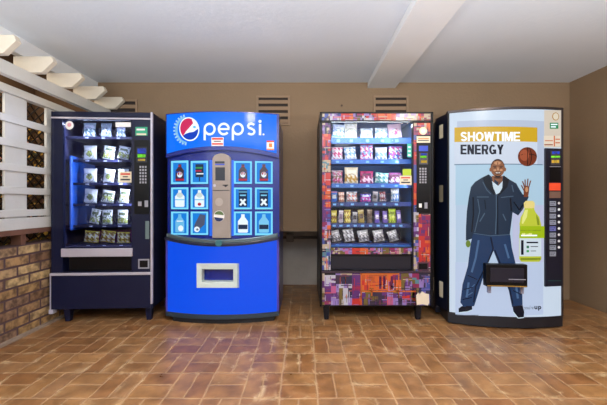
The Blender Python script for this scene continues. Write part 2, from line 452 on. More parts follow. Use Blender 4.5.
# snack bags -------------------------------------------------------
BAGC={}
def bagm(c):
    k='packet_%d_%d_%d'%c; return mat(k,c,.35,bump=.25,bscale=50)
def bag_mesh(w,h,t,cols,style,seed):
    """a sealed pillow packet: crimped flat ends, puffed middle, printed front"""
    rnd=random.Random(seed); nx,nz=12,16; v=[]; f=[]; mi=[]
    ms=[bagm(c) for c in cols]
    def pat(u,q,front):
        if q<.07 or q>.93: return 0 if style!='band' else 1
        r=math.hypot((u-.5)*1.0,(q-.42)*1.15)
        if not front: return 0
        n=math.sin(u*17+seed)+math.sin(q*13+seed*2.1)+math.sin((u+q)*21+seed*.7)
        if style=='disc':
            if r<.24: return 2 if n>.3 else 1
            return 0
        if style=='band':
            if q>.7: return 1
            return 2 if n>.9 else 0
        if style=='food':
            if q<.55 and n>-.1: return 1
            return 2 if n<-1.3 or (q>.6 and abs(u-.5)<.33 and q<.8) else 0
        if style=='wild': return 1 if n>.5 else (2 if n<-.5 else 0)
        if style=='bar': return 1 if (.3<q<.7 and .15<u<.85) else (2 if q>.85 else 0)
        return 0
    for side in (0,1):
        for j in range(nz+1):
            for i in range(nx+1):
                u,q=i/nx,j/nz
                prof=max(0,math.sin(math.pi*min(1,max(0,(q-.06)/.88))))**.55*max(0,math.sin(math.pi*u))**.6
                cr=.0025*math.sin(u*25+q*8+seed)+.002*math.sin(q*31+u*5)
                pinch=1-.07*math.sin(math.pi*q)
                x=(u-.5)*w*pinch; z=q*h
                y=(-1 if side==0 else 1)*(t/2*prof+(cr*prof))
                v.append((x,y-(.0005 if side==0 else 0),z))
    n1=(nx+1)*(nz+1)
    for side in (0,1):
        for j in range(nz):
            for i in range(nx):
                a=side*n1+j*(nx+1)+i; q=(a,a+1,a+nx+2,a+nx+1)
                f.append(q if side==0 else q[::-1]); mi.append(pat((i+.5)/nx,(j+.5)/nz,side==0))
    edge=[(0,j) for j in range(nz)]
    for j in range(nz):
        a=j*(nx+1); f.append((a,a+nx+1,n1+a+nx+1,n1+a)); mi.append(0)
        a=j*(nx+1)+nx; f.append((a,n1+a,n1+a+nx+1,a+nx+1)); mi.append(0)
    for i in range(nx):
        f.append((i,n1+i,n1+i+1,i+1)); mi.append(0)
        a=nz*(nx+1)+i; f.append((a,a+1,n1+a+1,n1+a)); mi.append(0)
    me=bpy.data.meshes.new('snack_bag'); me.from_pydata(v,[],f)
    for m in ms: me.materials.append(m)
    me.polygons.foreach_set('material_index',mi); me.polygons.foreach_set('use_smooth',[True]*len(f)); me.update()
    return me
def coil_mesh(rx,rz,length,turns,r,m):
    w=MB(); n=turns*14
    p=length/turns; pts=[]
    for t in range(turns+1):
        for i in range(15):
            a=-math.pi/2+2*math.pi*i/14; pts.append((rx*math.cos(a),p*t+(-.004+.008*i/14),rz+rz*math.sin(a)))
    w.tube(pts,r,m,k=5)
    me=bpy.data.meshes.new('coil'); me.from_pydata(w.v,[],w.f); me.materials.append(m); me.update()
    me.polygons.foreach_set('use_smooth',[True]*len(w.f)); return me

SH=['top','second','third','fourth','fifth','bottom']
ORD=['first','second','third','fourth','fifth','sixth','seventh','eighth','ninth']
def posname(i,n):
    if i==0: return 'leftmost'
    if i==n-1: return 'rightmost'
    if n%2 and i==n//2: return 'middle one'
    if i+1<=n/2+.5: return ORD[i]+' from left'
    return ORD[n-1-i]+' from right'

def snack_interior(m,x0,x1,z0,z1,ybk,rows,liner,shelfm,lipm,mname,lipstripe,group,liptab):
    """rows: (floor z, lip height, [(photo x centre, width m, height m, colours, style, words, tilt)])"""
    y0=.035
    zq=z1+.045; w=MB(); w.box(x0-.03,x1+.03,ybk,ybk+.01,z0,zq,liner).box(x0-.04,x0-.03,y0,ybk,z0,zq,liner).box(x1+.03,x1+.04,y0,ybk,z0,zq,liner)
    w.box(x0-.03,x1+.03,y0,ybk,zq,zq+.01,liner).box(x0-.03,x1+.03,y0,ybk,z0-.01,z0,liner)
    w.build('inner_liner',m.root)
    for k,(fz,lh,items) in enumerate(rows):
        sm_,lm_=(shelfm,lipm) if k<liptab[1] else (liptab[2],liptab[3])
        sh=MB().box(x0-.03,x1+.03,.095,ybk,fz-.012,fz,sm_).build('shelf',m.root)
        MB().box(x0-.03,x1+.03,.085,.095,fz-lh,fz+.004,lm_).build('price_strip',sh)
        n=len(items); tm=MB().box(-.014,.014,.082,.085,-lh*.75,-lh*.25,liptab[0]).build('price_tab',sh)
        for it in items:
            cx=m.P(it[0],CY,.11)[0]
            t=tm if it is items[0] else tm.copy()
            if it is not items[0]: COL.objects.link(t)
            t.location=(cx,0,fz)
        # dividers
        cs=[m.P(it[0],CY,.11)[0] for it in items]
        for (a,ia),(b,ib) in zip(list(zip(cs,items)),list(zip(cs,items))[1:]):
            ea,eb=a+ia[1]/2+abs(ia[6])*ia[2]*max(0,ia[6]>0),b-ib[1]/2-abs(ib[6])*ib[2]*max(0,ib[6]<0)
            if eb-ea<.007: continue
            c_=(ea+eb)/2; a=b=c_
            MB().box((a+b)/2-.0015,(a+b)/2+.0015,.11,ybk,fz,fz+.02,shelfm).build('divider',sh)
        for q,(px,bw,bh,cols,style,words,tilt) in enumerate(items):
            cx=cs[q]; cr=min(.048,bw*.52)
            key=(round(cr,3),)
            if key not in BAGC: BAGC[key]=coil_mesh(cr,min(.045,cr+.004),.36,6,.0018,steel)
            c=bpy.data.objects.new('coil',BAGC[key]); COL.objects.link(c); c.parent=sh; c.location=(cx,.10,fz+.002)
            me=bag_mesh(bw,bh,min(.034,bw*.4),cols,style,k*7+q*3+len(mname))
            b=bpy.data.objects.new('snack_bag' if style!='bar' else 'snack_bar',me); COL.objects.link(b)
            b.location=m.world(cx,.129,fz+.0055+abs(math.sin(tilt))*bw/2)
            b.rotation_euler=(-.03,tilt,m.yaw)
            kind='bag' if style!='bar' else 'bar'
            tag(b,f'{words} {kind}, {posname(q,n)} on the {SH[k]} shelf of {mname}','snack '+kind,f'snacks on the {SH[k]} shelf of {mname}')

# ================================================================== MACHINE 1 : navy snack machine
m1=Mach('vending_machine',-2.17,2.75,-1.319,2.795,0,'plain navy snack vending machine beside the white lattice wall')
r=m1.root; hw=m1.w/2; DEP=.62
bz=m1.P(100,309)[1]; zT=1.832
wx0=m1.P(62.6,200)[0]; wx1=m1.P(131.5,200)[0]; wz1=m1.P(97,120)[1]; wz0=m1.P(97,248.5)[1]
bw=MB(); t=.02
bw.box(-hw,-hw+t,0.0,DEP,bz,zT,navy).box(hw-t,hw,0,DEP,bz,zT,navy).box(-hw+t,hw-t,DEP-t,DEP,bz,zT,navy)
bw.box(-hw+t,hw-t,0,DEP-t,zT-.04,zT,navy).box(-hw+t,hw-t,0,DEP-t,bz,bz+.03,navy)
bw.build('cabinet',r,bevel=.004)
f=MB(); ft=.034
f.box(-hw+t,wx0,0,ft,bz+.03,zT-.04,navy).box(wx1,hw-t,0,ft,bz+.03,zT-.04,navy).box(wx0,wx1,0,ft,wz1,zT-.04,navy)
dz1=m1.P(97,257)[1]; dz0=m1.P(97,271.5)[1]; dx0=m1.P(66.5,260)[0]; dx1=m1.P(132.5,260)[0]
lz=m1.P(97,272)[1]
f.box(wx0,wx1,0,ft,dz1,wz0,navy).box(wx0,wx1,0,ft,bz+.03,dz0,navy)
f.build('door_frame',r)
MB().box(-hw+.008,hw-.008,-.012,0,bz+.005,lz-.012,navy).build('lower_panel',r,bevel=.004)
tr=MB(); z=m1.P(97,118.2)[1]; tr.box(-hw+.0,hw,-.008,0,z-.008,z+.006,silver); 
z=m1.P(97,273.6)[1]; tr.box(-hw,hw,-.018,0,z-.012,z+.010,silver)
tr.box(hw-.012,hw+.004,-.014,.01,bz+.04,zT,silver); tr.box(-hw-.003,-hw+.005,-.012,.01,bz,z,silver)
tr.build('silver_trim',r,bevel=.002)['label']='thin silver edging strips'
MB().box(wx0-.004,wx1+.012,-.016,0,m1.P(97,256.5)[1],wz0+.002,silver).build('window_sill_bar',r,bevel=.003)['label']='pale silver bar under the glass'
MB().box(dx0,dx1,.03,.05,dz0+.001,dz1,black).build('delivery_flap',r,bevel=.002)
MB().box(-hw-.006,-hw+.03,-.02,.03,bz-.03,bz+.005,silver).build('corner_bracket',r)
g=MB().box(wx0,wx1,.012,.018,wz0,wz1,glass_mat('window_glass_dark',.02,(225,230,245))).build('window_glass',r)
for a in (-1,1):
    for yy in (.075,DEP-.075): foot(r,a*(hw-.10) if a<0 else hw-.055,yy,navy,bz)
# control column
cx0,cx1=m1.P(134.5,200)[0],m1.P(149.5,200)[0]
cp=MB().box(cx0,cx1,-.006,0,m1.P(140,214)[1],m1.P(140,140)[1],black).build('control_panel',r,bevel=.002)
decal(m1,'display',[(R(137,147,147.5,162.5),navy_dark),(R(138,148.5,146.5,153.5),lcd_b),(R(138,154.5,146,157.5),lcd_g),(R(138.5,159,145.5,161),lcd_y)],.0085,cp)
kp=[(R(140+i*2.6,166+j*3.1,141.7+i*2.6,168+j*3.1),key_m) for i in range(3) for j in range(6)]
decal(m1,'keypad',kp,.0085,cp)
decal(m1,'coin_slot',[(R(138.5,201.5,142,206),key_m),(R(145,200.5,148.5,207),key_m)],.0085,cp)
decal(m1,'bill_slot',[(R(145.5,221,149.3,239),mat('pale_green_metal',(98,116,116),.5))],.003,r)
cr_=MB(); a,b=m1.P(138.5,259),m1.P(149.5,268.5); cr_.box(a[0],b[0],-.006,0,b[1],a[1],key_m); cr_.box(a[0]+.012,b[0]-.012,-.0075,-.005,b[1]+.012,a[1]-.012,black); cr_.build('coin_return',r)
sticker(m1,135.5,127,147.5,135.6,stick_g,[(.1,.2,.8,.4,stick_w),(.1,.75,.9,.95,stick_c)],label='green label above the display')
dec=decal(m1,'sticker',[(ell(68.7,125,4.1,4.3),stick_w)],-.009); dec['label']='round white sticker on the glass'; decal(m1,'sticker_print',[(ell(68.7,124.6,2,2),mat('print_pink',(214,150,160),.6))],-.008,dec)
sticker(m1,115,122,130.3,126.8,stick_w,off=-.009); sticker(m1,118.5,171.5,131.2,182.5,stick_c,LINES,off=-.009)
WG=((240,242,234),(176,184,96),(100,112,76)); 
def B1(x,w,h,c=WG,st='food',wd='white and green',ti=0): return (x,w*1.1,h*1.1,c,st,wd,ti)
YM=((232,210,70),(246,238,206),(150,110,50)); WB=((190,204,206),(80,104,108),(240,240,240))
rows=[(1.630,.018,[B1(88.5,.10,.118,WB,'food','grey white and teal'),B1(105,.085,.118,WB,'disc','grey white'),B1(120,.075,.10,WB,'food','grey white and teal')]),
 (1.425,.018,[B1(89,.105,.118,WG,'disc','white and lime'),B1(107,.095,.11,WG,'food','white and lime',.14),B1(121.5,.095,.105,WG,'food','white and lime',.2)]),
 (1.218,.018,[B1(89,.108,.118,WG,'disc','white and olive'),B1(107,.09,.11,WG,'disc','white and olive',.12),B1(122,.09,.115,WG,'food','white and olive')]),
 (1.032,.018,[B1(89,.105,.115,WG,'disc','white and olive',.07),B1(106,.10,.10,WG,'food','white and yellowish',.15),B1(122.5,.08,.115,WG,'food','white and grey green',.1)]),
 (.842,.018,[B1(92.5,.08,.12,WG,'food','white and pale green',.2),B1(106,.085,.12,WG,'food','white and pale green'),B1(121.5,.085,.12,WG,'food','white and pale green')]),
 (.672,.025,[B1(90,.12,.095,YM,'wild','yellow',.1),B1(106,.12,.095,YM,'wild','yellow',.14),B1(122.5,.105,.09,YM,'wild','yellow'),])]
lin1=mat('liner_navy',(44,44,74),.5); shf1=mat('shelf_navy',(40,42,70),.5); lip1=mat('shelf_lip_navy',(34,36,64),.45); tab=mat('price_tab_white',(190,196,214),.5)
snack_interior(m1,wx0,wx1,wz0+.012,wz1-.012,.45,rows,lin1,shf1,lip1,'the plain navy machine',None,'a',(tab,9,0,0))
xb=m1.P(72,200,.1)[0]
MB().box(wx0+.012,xb+.02,.06,.42,.80,1.46,mat('blue_reflection_paint',(34,84,168),.4)).build('reflection_stand_in',r,bevel=.01)['label']='added blue block standing in for a blue reflection in the window'  # added block, its blue stands in for a reflection in the window
pu=mat('magenta_tray',(120,36,104),.5); MB().box(m1.P(80,240,.1)[0],wx1-.003,.21,.215,.675,.79,pu).build('tray_back',r)

# ================================================================== MACHINE 2 : pepsi machine
m2=Mach('vending_machine',-1.217,2.83,-.217,2.83,.09,'bright blue backlit pepsi drinks vending machine with bowed front')
r=m2.root; hw=m2.w/2
pblue=mat('gloss_blue_side',(16,36,104),.3,coat=.3); pnavy=mat('gloss_navy_frame',(6,30,124),.25,coat=.3)
cab=MB().prism([(-hw+.005,.10),(hw-.005,.10),(hw-.0,.57),(-hw+.02,.57)],.03,1.80,pblue)
cab.build('cabinet',r,bevel=.006)
def plan(m,x0,x1,off,yb,n=24):
    xs=[x0+(x1-x0)*i/n for i in range(n+1)]
    return [(x,m.y(x)+off) for x in xs]+[(x1,yb),(x0,yb)]
MB().prism(plan(m2,-hw,hw,.035,.10),.05,1.825,pnavy).build('door',r)
def bowed(m,name,x0,x1,zlo,zhi,off,th,mt,parent=None,n=32,bevel=0):
    """solid slab following the bowed front; zlo, zhi are functions of x"""
    w=MB(); vs=[]; 
    for i in range(n+1):
        x=x0+(x1-x0)*i/n; y=m.y(x)+off
        vs += [(x,y,zlo(x)),(x,y,zhi(x)),(x,y+th,zhi(x)),(x,y+th,zlo(x))]
    fs=[(0,1,2,3),(4*n+3,4*n+2,4*n+1,4*n)]
    for i in range(n):
        a=4*i; b=a+4
        for q in range(4): fs.append((a+q,b+q,b+(q+1)%4,a+(q+1)%4))
    w.add(vs,fs,mt); return w.build(name,parent or m.root,bevel=bevel)
arch=lambda x: 1.470+.055*(1-(2*x/m2.w)**2)
# header frame and lit sign
bowed(m2,'header_frame',-hw,hw,lambda x:arch(x)-.03,lambda x:1.828,.0,.05,pnavy)
hd=bowed(m2,'lit_header',-hw+.012,hw-.02,lambda x:arch(x)+.004,lambda x:1.818,-.006,.01,mat('backlit_header_blue',(0,20,90),.12,emit=1.0,ecol=(0,112,240),spec=.22))
hd['label']='glowing blue sign panel with white brand lettering'
W=lit('white',(236,248,255),1.05); 
# lettering
st=[]
sw=2.5
def arc(cx,cy,rx,ry,a0,a1,n=18): return [(cx+rx*math.cos(math.radians(a0+(a1-a0)*i/n)),cy+ry*math.sin(math.radians(a0+(a1-a0)*i/n))) for i in range(n+1)]
def ring(cx,cy,ro,ri,a0=0,a1=360,n=26,ry=1.0): return band(arc(cx,cy,ro,ro*ry,a0,a1,n),arc(cx,cy,ri,ri*ry if ri*ry>0 else .01,a0,a1,n))
LT=[]
for cx in (209.9,238.0):
    LT.append(ring(cx,129.2,6.0,3.9,ry=1.06)+[R(cx-6.0,129,cx-3.9,140.4)])
Lt=[]
Lt += ring(224.0,129.2,6.0,3.9,a0=40,a1=352,ry=1.06); Lt += [R(218.6,128.4,229.6,130.2)]; LT.append(Lt)
s_top=arc(251.3,126.2,3.1,2.4,-25,-270,14); s_bot=arc(251.3,131.9,3.3,2.7,-90,150,14)
LT.append(stroke(s_top+s_bot[1:],2.1)); LT.append([R(259,124.2,261.3,135.4), ell(260.1,121.6,1.5,1.5,14)]); LT.append([ell(263.6,134.6,.9,.9,10)])
for L_ in LT: decal(m2,'brand_letter',[(p,W) for p in L_],.0075,hd)
# globe
gl=[(ell(189.6,129.3,9.9,12.0,40,rot=-12),W)]
g2=[]
def inE(a0,a1,n=24,k=.9): return arc_rot(189.6,129.3,9.9*k,12.0*k,a0,a1,n,-12)
def arc_rot(cx,cy,rx,ry,a0,a1,n,rot):
    return ell(cx,cy,rx,ry,n,a0,a1-.001 if abs(a1-a0)>=360 else a1,rot)
red=lit('magenta_red',(206,40,92),.9); db=lit('deep_blue',(10,60,190),.9); lb=lit('light_blue',(90,190,245),.95)
g2.append((inE(148,300)+[(193.6,123.5),(190,127.5),(186.5,131.5)],red))
g2.append((inE(8,150)+[(185.5,134.2),(190,132.6),(194,132)],db))
decal(m2,'globe_emblem',gl,.0075,hd); decal(m2,'globe_emblem_colours',g2+[(ell(194.8,127.3,1.6,1.2,12),lb)],.0095,hd)
teeth=[(q,lit('cap_pale',(120,190,245),.8)) for q in band(arc(187,130,11.6,13.8,95,262,20),arc(187.5,130,9.6,11.8,95,262,20))]
for i in range(13):
    a=95+i*13.5; c,s_=math.cos(math.radians(a)),math.sin(math.radians(a)); wd=.9
    x0,y0=187+10.2*c,130+12.4*s_; x1,y1=187+13.4*c,130+15.4*s_; nx,ny=-s_*wd,c*wd
    teeth.append(([(x0-nx,y0-ny),(x0+nx,y0+ny),(x1+nx*.8,y1+ny*.8),(x1-nx*.8,y1-ny*.8)],lit('cap_white',(170,220,250),.8)))
decal(m2,'bottle_cap_rim',teeth,.0075,hd)
sticker(m2,211.8,137.6,223.8,146.2,stick_w,[(.05,.06,.95,.28,stick_r),(.2,.4,.8,.5,txt_d),(.05,.66,.95,.86,stick_r)],off=.0095,parent=hd)
sticker(m2,266.8,140.8,274.2,150.2,stick_w,[(0,0,1,.16,stick_r),(0,.84,1,1,stick_o),(.3,.3,.75,.7,stick_o)],off=.0075,parent=hd)
# lit selection windows with pictures
panel_b=lit('sel_blue',(20,128,224),.85); glowf=lit('sel_edge',(120,214,252),.95); cola_d=mat('cola_dark',(40,20,34),.4,emit=.25,ecol=(60,24,44)); redl=lit('label_red',(196,36,70),.7); bl2=lit('label_blue',(30,70,190),.7)
wht=lit('bottle_white',(226,240,250),.95); clear=lit('bottle_clear',(120,200,240),.85); dk=lit('can_dark',(22,50,84),.6); gr=lit('bottle_grey',(96,108,140),.5)
def bottle_shape(cx,yt,yb,w):
    h=yb-yt
    return [(cx-w*.16,yt),(cx+w*.16,yt),(cx+w*.18,yt+h*.16),(cx+w*.5,yt+h*.38),(cx+w*.5,yt+h*.95),(cx+w*.42,yb),(cx-w*.42,yb),(cx-w*.5,yt+h*.95),(cx-w*.5,yt+h*.38),(cx-w*.18,yt+h*.16)]
cols=[(171.6,188.2),(191.2,208),(234.2,251.8),(255.2,272.6)]; rws=[(161.2,183.8),(187.6,209.2),(211.6,234.8)]
wins=[['cola bottle','label strip','cola bottle','cola bottle'],['white bottle','white bottle','dark can','dark can'],['pale can','grey bottle','clear bottle','clear bottle']]
for j,(ya,yb) in enumerate(rws):
    for i,(xa,xb_) in enumerate(cols):
        cxm=(xa+xb_)/2; kind=wins[j][i]
        a=m2.P(xa,ya,.03); b=m2.P(xb_,yb,.03)
        wn=bowed(m2,'selection_window',a[0],b[0],lambda x,b=b:b[1],lambda x,a=a:a[1],.018,.02,glowf,n=5)
        wn['label']='glowing selection window showing a '+kind
        p=[(R(xa+1.6,ya+1.6,xb_-1.6,yb-1.6),panel_b)]; q=[]
        if kind=='cola bottle':
            q=[(bottle_shape(cxm,ya+3,yb-2.5,8.6),cola_d),(R(cxm-4.2,ya+10,cxm+4.2,ya+17),bl2),(R(cxm-1.5,ya+3,cxm+1.5,ya+5.5),redl)]; q2=[(ell(cxm,ya+13.5,2.6,2.8,16),wht),(ell(cxm,ya+12.6,2.0,1.7,12),redl),(R(cxm-4.3,yb-5,cxm+4.3,yb-3.2),redl)]
        elif kind=='label strip':
            q=[(R(cxm-4,ya+3,cxm+4,ya+16),dk),(R(cxm-.5,ya+16,cxm+.5,yb-2.5),dk)]; q2=[(R(cxm-4,ya+6,cxm+3,ya+7.4),lit('tiny_green',(60,170,90),.7)),(R(cxm-4,ya+9,cxm+2,ya+10.4),redl),(R(cxm-3,ya+12,cxm+4,ya+13.2),wht)]
        elif kind=='white bottle':
            q=[(bottle_shape(cxm,ya+2.5,yb-2.3,9.5),wht)]; q2=[(ell(cxm,ya+7.5,3.2,2.6,16),lit('pearl',(200,214,214),.9)),(R(cxm-4.6,ya+11.6,cxm+4.6,ya+12.6),clear)]+([(ell(cxm,yb-5,1.8,1.6,12),redl)] if i==1 else [])
        elif kind=='dark can':
            q=[(R(cxm-4.2,ya+2.6,cxm+4.2,yb-2.4),dk)]; q2=[(stroke([(cxm-2.5,yb-10),(cxm+2.8,yb-4)],2.0)[0],wht),(stroke([(cxm+2.5,yb-10),(cxm-2.8,yb-4)],2.0)[0],wht),(R(cxm-4.2,ya+4,cxm+4.2,ya+4.8),clear),(R(cxm-3,ya+7,cxm+3,ya+8.4),clear)]
        elif kind=='pale can':
            q=[(bottle_shape(cxm,ya+2.5,yb-2.5,9),lit('pale_can',(110,190,235),.85))]; q2=[(ell(cxm+1,yb-6.5,2.6,3,16),wht),(R(cxm-3,ya+9,cxm+3,ya+10),wht)]
        elif kind=='grey bottle':
            q=[([(cxm+.5,ya+2.5),(cxm+6,ya+3.5),(cxm+5,ya+13),(cxm-1,yb-5),(cxm-5.5,yb-8),(cxm-4,ya+11)],gr)]; q2=[(ell(cxm-2.5,yb-5.5,2.8,2.8,16),wht),(ell(cxm-2.2,yb-5.2,1.3,1.3,12),dk)]
        else:
            q=[(bottle_shape(cxm,ya+2.6,yb-2.2,10),wht if i==2 else clear)]; q2=[(R(cxm-4.6,ya+13,cxm+4.6,ya+17.5),dk)]
        # the window front plane sits 18 mm behind the panel line
        pic=decal(m2,'backlit_picture',p,.0015,wn,back=.018); decal(m2,'printed_drink',q,.003,wn,back=.018); decal(m2,'printed_label',q2,.0045,wn,back=.018)
# centre console
cons=mat('warm_grey_plastic',(150,138,130),.45,var=.04)
ax,az=m2.P(212.6,158)[0],m2.P(221,153.5)[1]; bx,bz2=m2.P(230.8,236)[0],m2.P(221,238)[1]
pts=[]; cxm=(ax+bx)/2; rr=(bx-ax)/2
pts=[(ax,bz2),(bx,bz2)]+[(cxm+rr*math.cos(math.radians(a)),az-.055+.055*math.sin(math.radians(a))) for a in range(0,181,15)]
w=MB(); w.yprism([(x,z) for x,z in pts],m2.y(cxm)-.012,m2.y(cxm)+.035,cons); con=w.build('coin_console',r,bevel=.004); con['label']='grey centre console with display, coin slot and emblem'
cb=m2.y(cxm)-.012
def cd(name,polys,off=.002): 
    mb=MB()
    for pts_,mt in polys:
        q=[m2.P(a,b,0) for a,b in pts_]; mb.add([(x,cb-off,z) for x,z in q],[tuple(range(len(q)))],mt)
    me=bpy.data.meshes.new(name); me.from_pydata(mb.v,[],mb.f); [me.materials.append(t_) for t_ in mb.ms]; me.polygons.foreach_set('material_index',mb.mi); me.update()
    o=bpy.data.objects.new(name,me); COL.objects.link(o); o.parent=con; return o
cd('bill_slot',[(R(215.5,161.5,225,163.6),navy_dark),(R(215.5,164,225,165.2),lcd_b)])
cd('display',[(R(215.8,167.5,225.4,180.5),navy_dark)]); 
cd('coin_slot',[(R(223,184.8,228.4,185.8),navy_dark),(ell(226,186,1.2,1.2,12),txt_d)])
cd('lock',[(ell(215,185.5,1.5,1.5,12),silver)]); cd('round_cover',[(ell(219.5,202,4,4.2,20),mat('cover_pale',(172,160,152),.4))])
cd('panel_seam',[(R(213,190.2,230,190.8),txt_d)])
o=cd('small_globe_emblem',[(ell(219.5,216,5.4,5.6,24),stick_w)],.002)
cd('small_globe_colours',[(ell(219.5,216,4.9,5.1,18,200,350),mat('globe_green',(84,108,60),.5)),(ell(219.5,216.6,4.9,4.8,18,20,175),mat('globe_navy',(14,36,84),.5))],.004)
cd('round_button',[(ell(220,242.5,3.4,3.4,18),mat('button_teal',(52,104,110),.4))],.032)
for u0,u1 in ((209.4,211.8),(231.4,233.8)):
    a_=m2.P(u0,160,.02); b_=m2.P(u1,236,.02)
    bowed(m2,'light_strip',a_[0],b_[0],lambda x:b_[1],lambda x:a_[1],.022,.014,mat('blue_light_strip',(4,20,80),.3,emit=.9,ecol=(16,104,238)),n=2)
# ledge
ledge=mat('ledge_metal',(104,122,130),.3,metal=.7)
lz1=lambda x: 0.742-.048*(1-(2*x/m2.w)**2)
bowed(m2,'ledge',-hw,hw,lambda x:lz1(x)-.022,lambda x:lz1(x)+.003,-.035,.08,mat('ledge_dark',(20,26,50),.3,coat=.3),bevel=.004)
bowed(m2,'ledge_top',-hw+.01,hw-.01,lambda x:lz1(x)+.003,lambda x:lz1(x)+.034,-.012,.05,ledge,bevel=.004)
# lower lit panel with delivery opening
zlo=.085
oa=m2.P(199.5,265.5); ob=m2.P(236.5,285.0)
lpb=mat('backlit_lower_blue',(0,10,70),.2,emit=.9,ecol=(0,80,236),spec=.35)
x0,x1=-hw+.018,hw-.018
lp=MB()
def slab(xa,xb,za,zb):
    n=max(2,int((xb-xa)/.03)); vs=[]
    for i in range(n+1):
        x=xa+(xb-xa)*i/n; y=m2.y(x)
        vs+=[(x,y,za(x)),(x,y,zb(x)),(x,y+.034,zb(x)),(x,y+.034,za(x))]
    fs=[(0,1,2,3),(4*n+3,4*n+2,4*n+1,4*n)]
    for i in range(n):
        a=4*i;b=a+4
        for q in range(4): fs.append((a+q,b+q,b+(q+1)%4,a+(q+1)%4))
    lp.add(vs,fs,lpb)
top=lambda x: lz1(x)-.022; lo=lambda x: zlo; ohi=lambda x: oa[1]; olo=lambda x: ob[1]
slab(x0,oa[0],lo,top); slab(ob[0],x1,lo,top); slab(oa[0],ob[0],ohi,top); slab(oa[0],ob[0],lo,olo)
lp.build('lower_panel',r)['label']='glowing deep blue lower front panel'
bowed(m2,'panel_edging',-hw,-hw+.018,lambda x:zlo,top,-.003,.04,mat('edge_violet',(70,60,160),.4),n=2)
bowed(m2,'panel_edging',hw-.018,hw,lambda x:zlo,top,-.003,.04,mat('edge_violet',(70,60,160),.4),n=2)
bowed(m2,'kick_plate',-hw,hw,lambda x:.045,lambda x:zlo,-.004,.06,mat('kick_grey',(52,66,78),.35,metal=.3))
bowed(m2,'base',-hw+.06,hw-.04,lambda x:0,lambda x:.045,.02,.5,blk_matte)
fr=MB(); ya=m2.y((oa[0]+ob[0])/2); A_=m2.P(197.3,263.3); B_=m2.P(239.2,287.6); i1=m2.P(203,268.5); i2=m2.P(234,281)
fm=mat('pale_grey_frame',(196,206,200),.35)
O=[(A_[0],B_[1]),(B_[0],B_[1]),(B_[0],A_[1]),(A_[0],A_[1])]; I=[(i1[0],i2[1]),(i2[0],i2[1]),(i2[0],i1[1]),(i1[0],i1[1])]
yo,yi,yd=ya-.012,ya-.03,ya+.05
vs=[(x,yo+.02,z) for x,z in O]+[(x+(.008 if x<cxm else -.008),yi,z+(.008 if z<.6 else -.008)) for x,z in O]+[(x,yi+.004,z) for x,z in I]+[(x,yd,z) for x,z in I]
fs=[]
for L0 in (0,4,8):
    for q in range(4): fs.append((L0+q,L0+(q+1)%4,L0+4+(q+1)%4,L0+4+q))
fr.add(vs,fs,fm); fr.build('delivery_frame',r,bevel=.003)['label']='pale grey frame around the can opening'
MB().box(I[0][0],I[1][0],ya+.05,ya+.055,I[0][1],I[2][1],navy_dark).build('delivery_flap',r)
ch=MB(); ch.box(-.0,.0,0,0,0,0,navy) ; 
decal(m2,'side_label',[],0) if False else None

# ================================================================== MACHINE 3 : patchwork snack machine
m3=Mach('vending_machine',.145,2.815,1.135,2.815,0,'snack vending machine wrapped in colourful patchwork print with brightly lit blue shelves')
r=m3.root; hw=m3.w/2; bz=m3.P(370,306.2)[1]; zT=m3.P(370,112.5)[1]
dark3=mat('charcoal_cabinet',(20,18,26),.4,spec=.3)
wx0=m3.P(331.3,200)[0]; wx1=m3.P(412.5,200)[0]; wz1=m3.P(370,122)[1]; wz0=m3.P(370,247.5)[1]
dx0,dx1=m3.P(333.5,260)[0],m3.P(410.5,260)[0]; dz1=m3.P(370,254.8)[1]; dz0=m3.P(370,270)[1]
bw=MB(); t=.018
bw.box(-hw,-hw+t,0,DEP,bz,zT,dark3).box(hw-t,hw,0,DEP,bz,zT,dark3).box(-hw+t,hw-t,DEP-t,DEP,bz,zT,dark3).box(-hw+t,hw-t,0,DEP-t,zT-.03,zT,dark3).box(-hw+t,hw-t,0,DEP-t,bz,bz+.03,dark3)
bw.build('cabinet',r,bevel=.004)
f=MB(); f.box(-hw+t,wx0,0,ft,bz+.03,zT-.03,dark3).box(wx1,hw-t,0,ft,bz+.03,zT-.03,dark3).box(wx0,wx1,0,ft,wz1,zT-.03,dark3).box(wx0,wx1,0,ft,dz1,wz0,dark3).box(wx0,wx1,0,ft,bz+.03,dz0,dark3)
f.build('door_frame',r)
MB().box(wx0+.001,wx1-.001,.03,.05,dz0+.001,dz1-.001,mat('flap_charcoal',(30,28,38),.45,spec=.3)).build('delivery_flap',r)
# patchwork wrap: rectangles that keep splitting, coloured by region
def pm_(c): return mat('patch_%d_%d_%d'%c,c,.35,coat=.2)
RED=(176,38,34);ORG=(196,86,36);MAG=(128,24,76);PUR=(84,36,104);LAV=(132,108,170);WHI=(172,170,184);NAV=(30,30,62);OLI=(100,84,36);BLU=(54,70,144);TEA=(74,120,134);PNK=(168,78,122);DKP=(46,32,58);CRM=(168,152,130)
def patches(x0,y0,x1,y1,pal,rnd,minw=2.2,depth=0,out=None):
    out=[] if out is None else out; w_,h_=x1-x0,y1-y0
    if (w_<minw*1.8 and h_<minw*1.8) or depth>7 or (depth>3 and rnd.random()<.22 and w_<9 and h_<12):
        out.append((R(x0,y0,x1,y1),pm_(rnd.choice(pal)))); return out
    if w_*rnd.uniform(.7,1.4)>h_ and w_>minw*1.6:
        c=x0+w_*rnd.uniform(.3,.7); patches(x0,y0,c,y1,pal,rnd,minw,depth+1,out); patches(c,y0,x1,y1,pal,rnd,minw,depth+1,out)
    elif h_>minw*1.6:
        c=y0+h_*rnd.uniform(.3,.7); patches(x0,y0,x1,c,pal,rnd,minw,depth+1,out); patches(x0,c,x1,y1,pal,rnd,minw,depth+1,out)
    else: out.append((R(x0,y0,x1,y1),pm_(rnd.choice(pal))))
    return out
rn=random.Random(11)
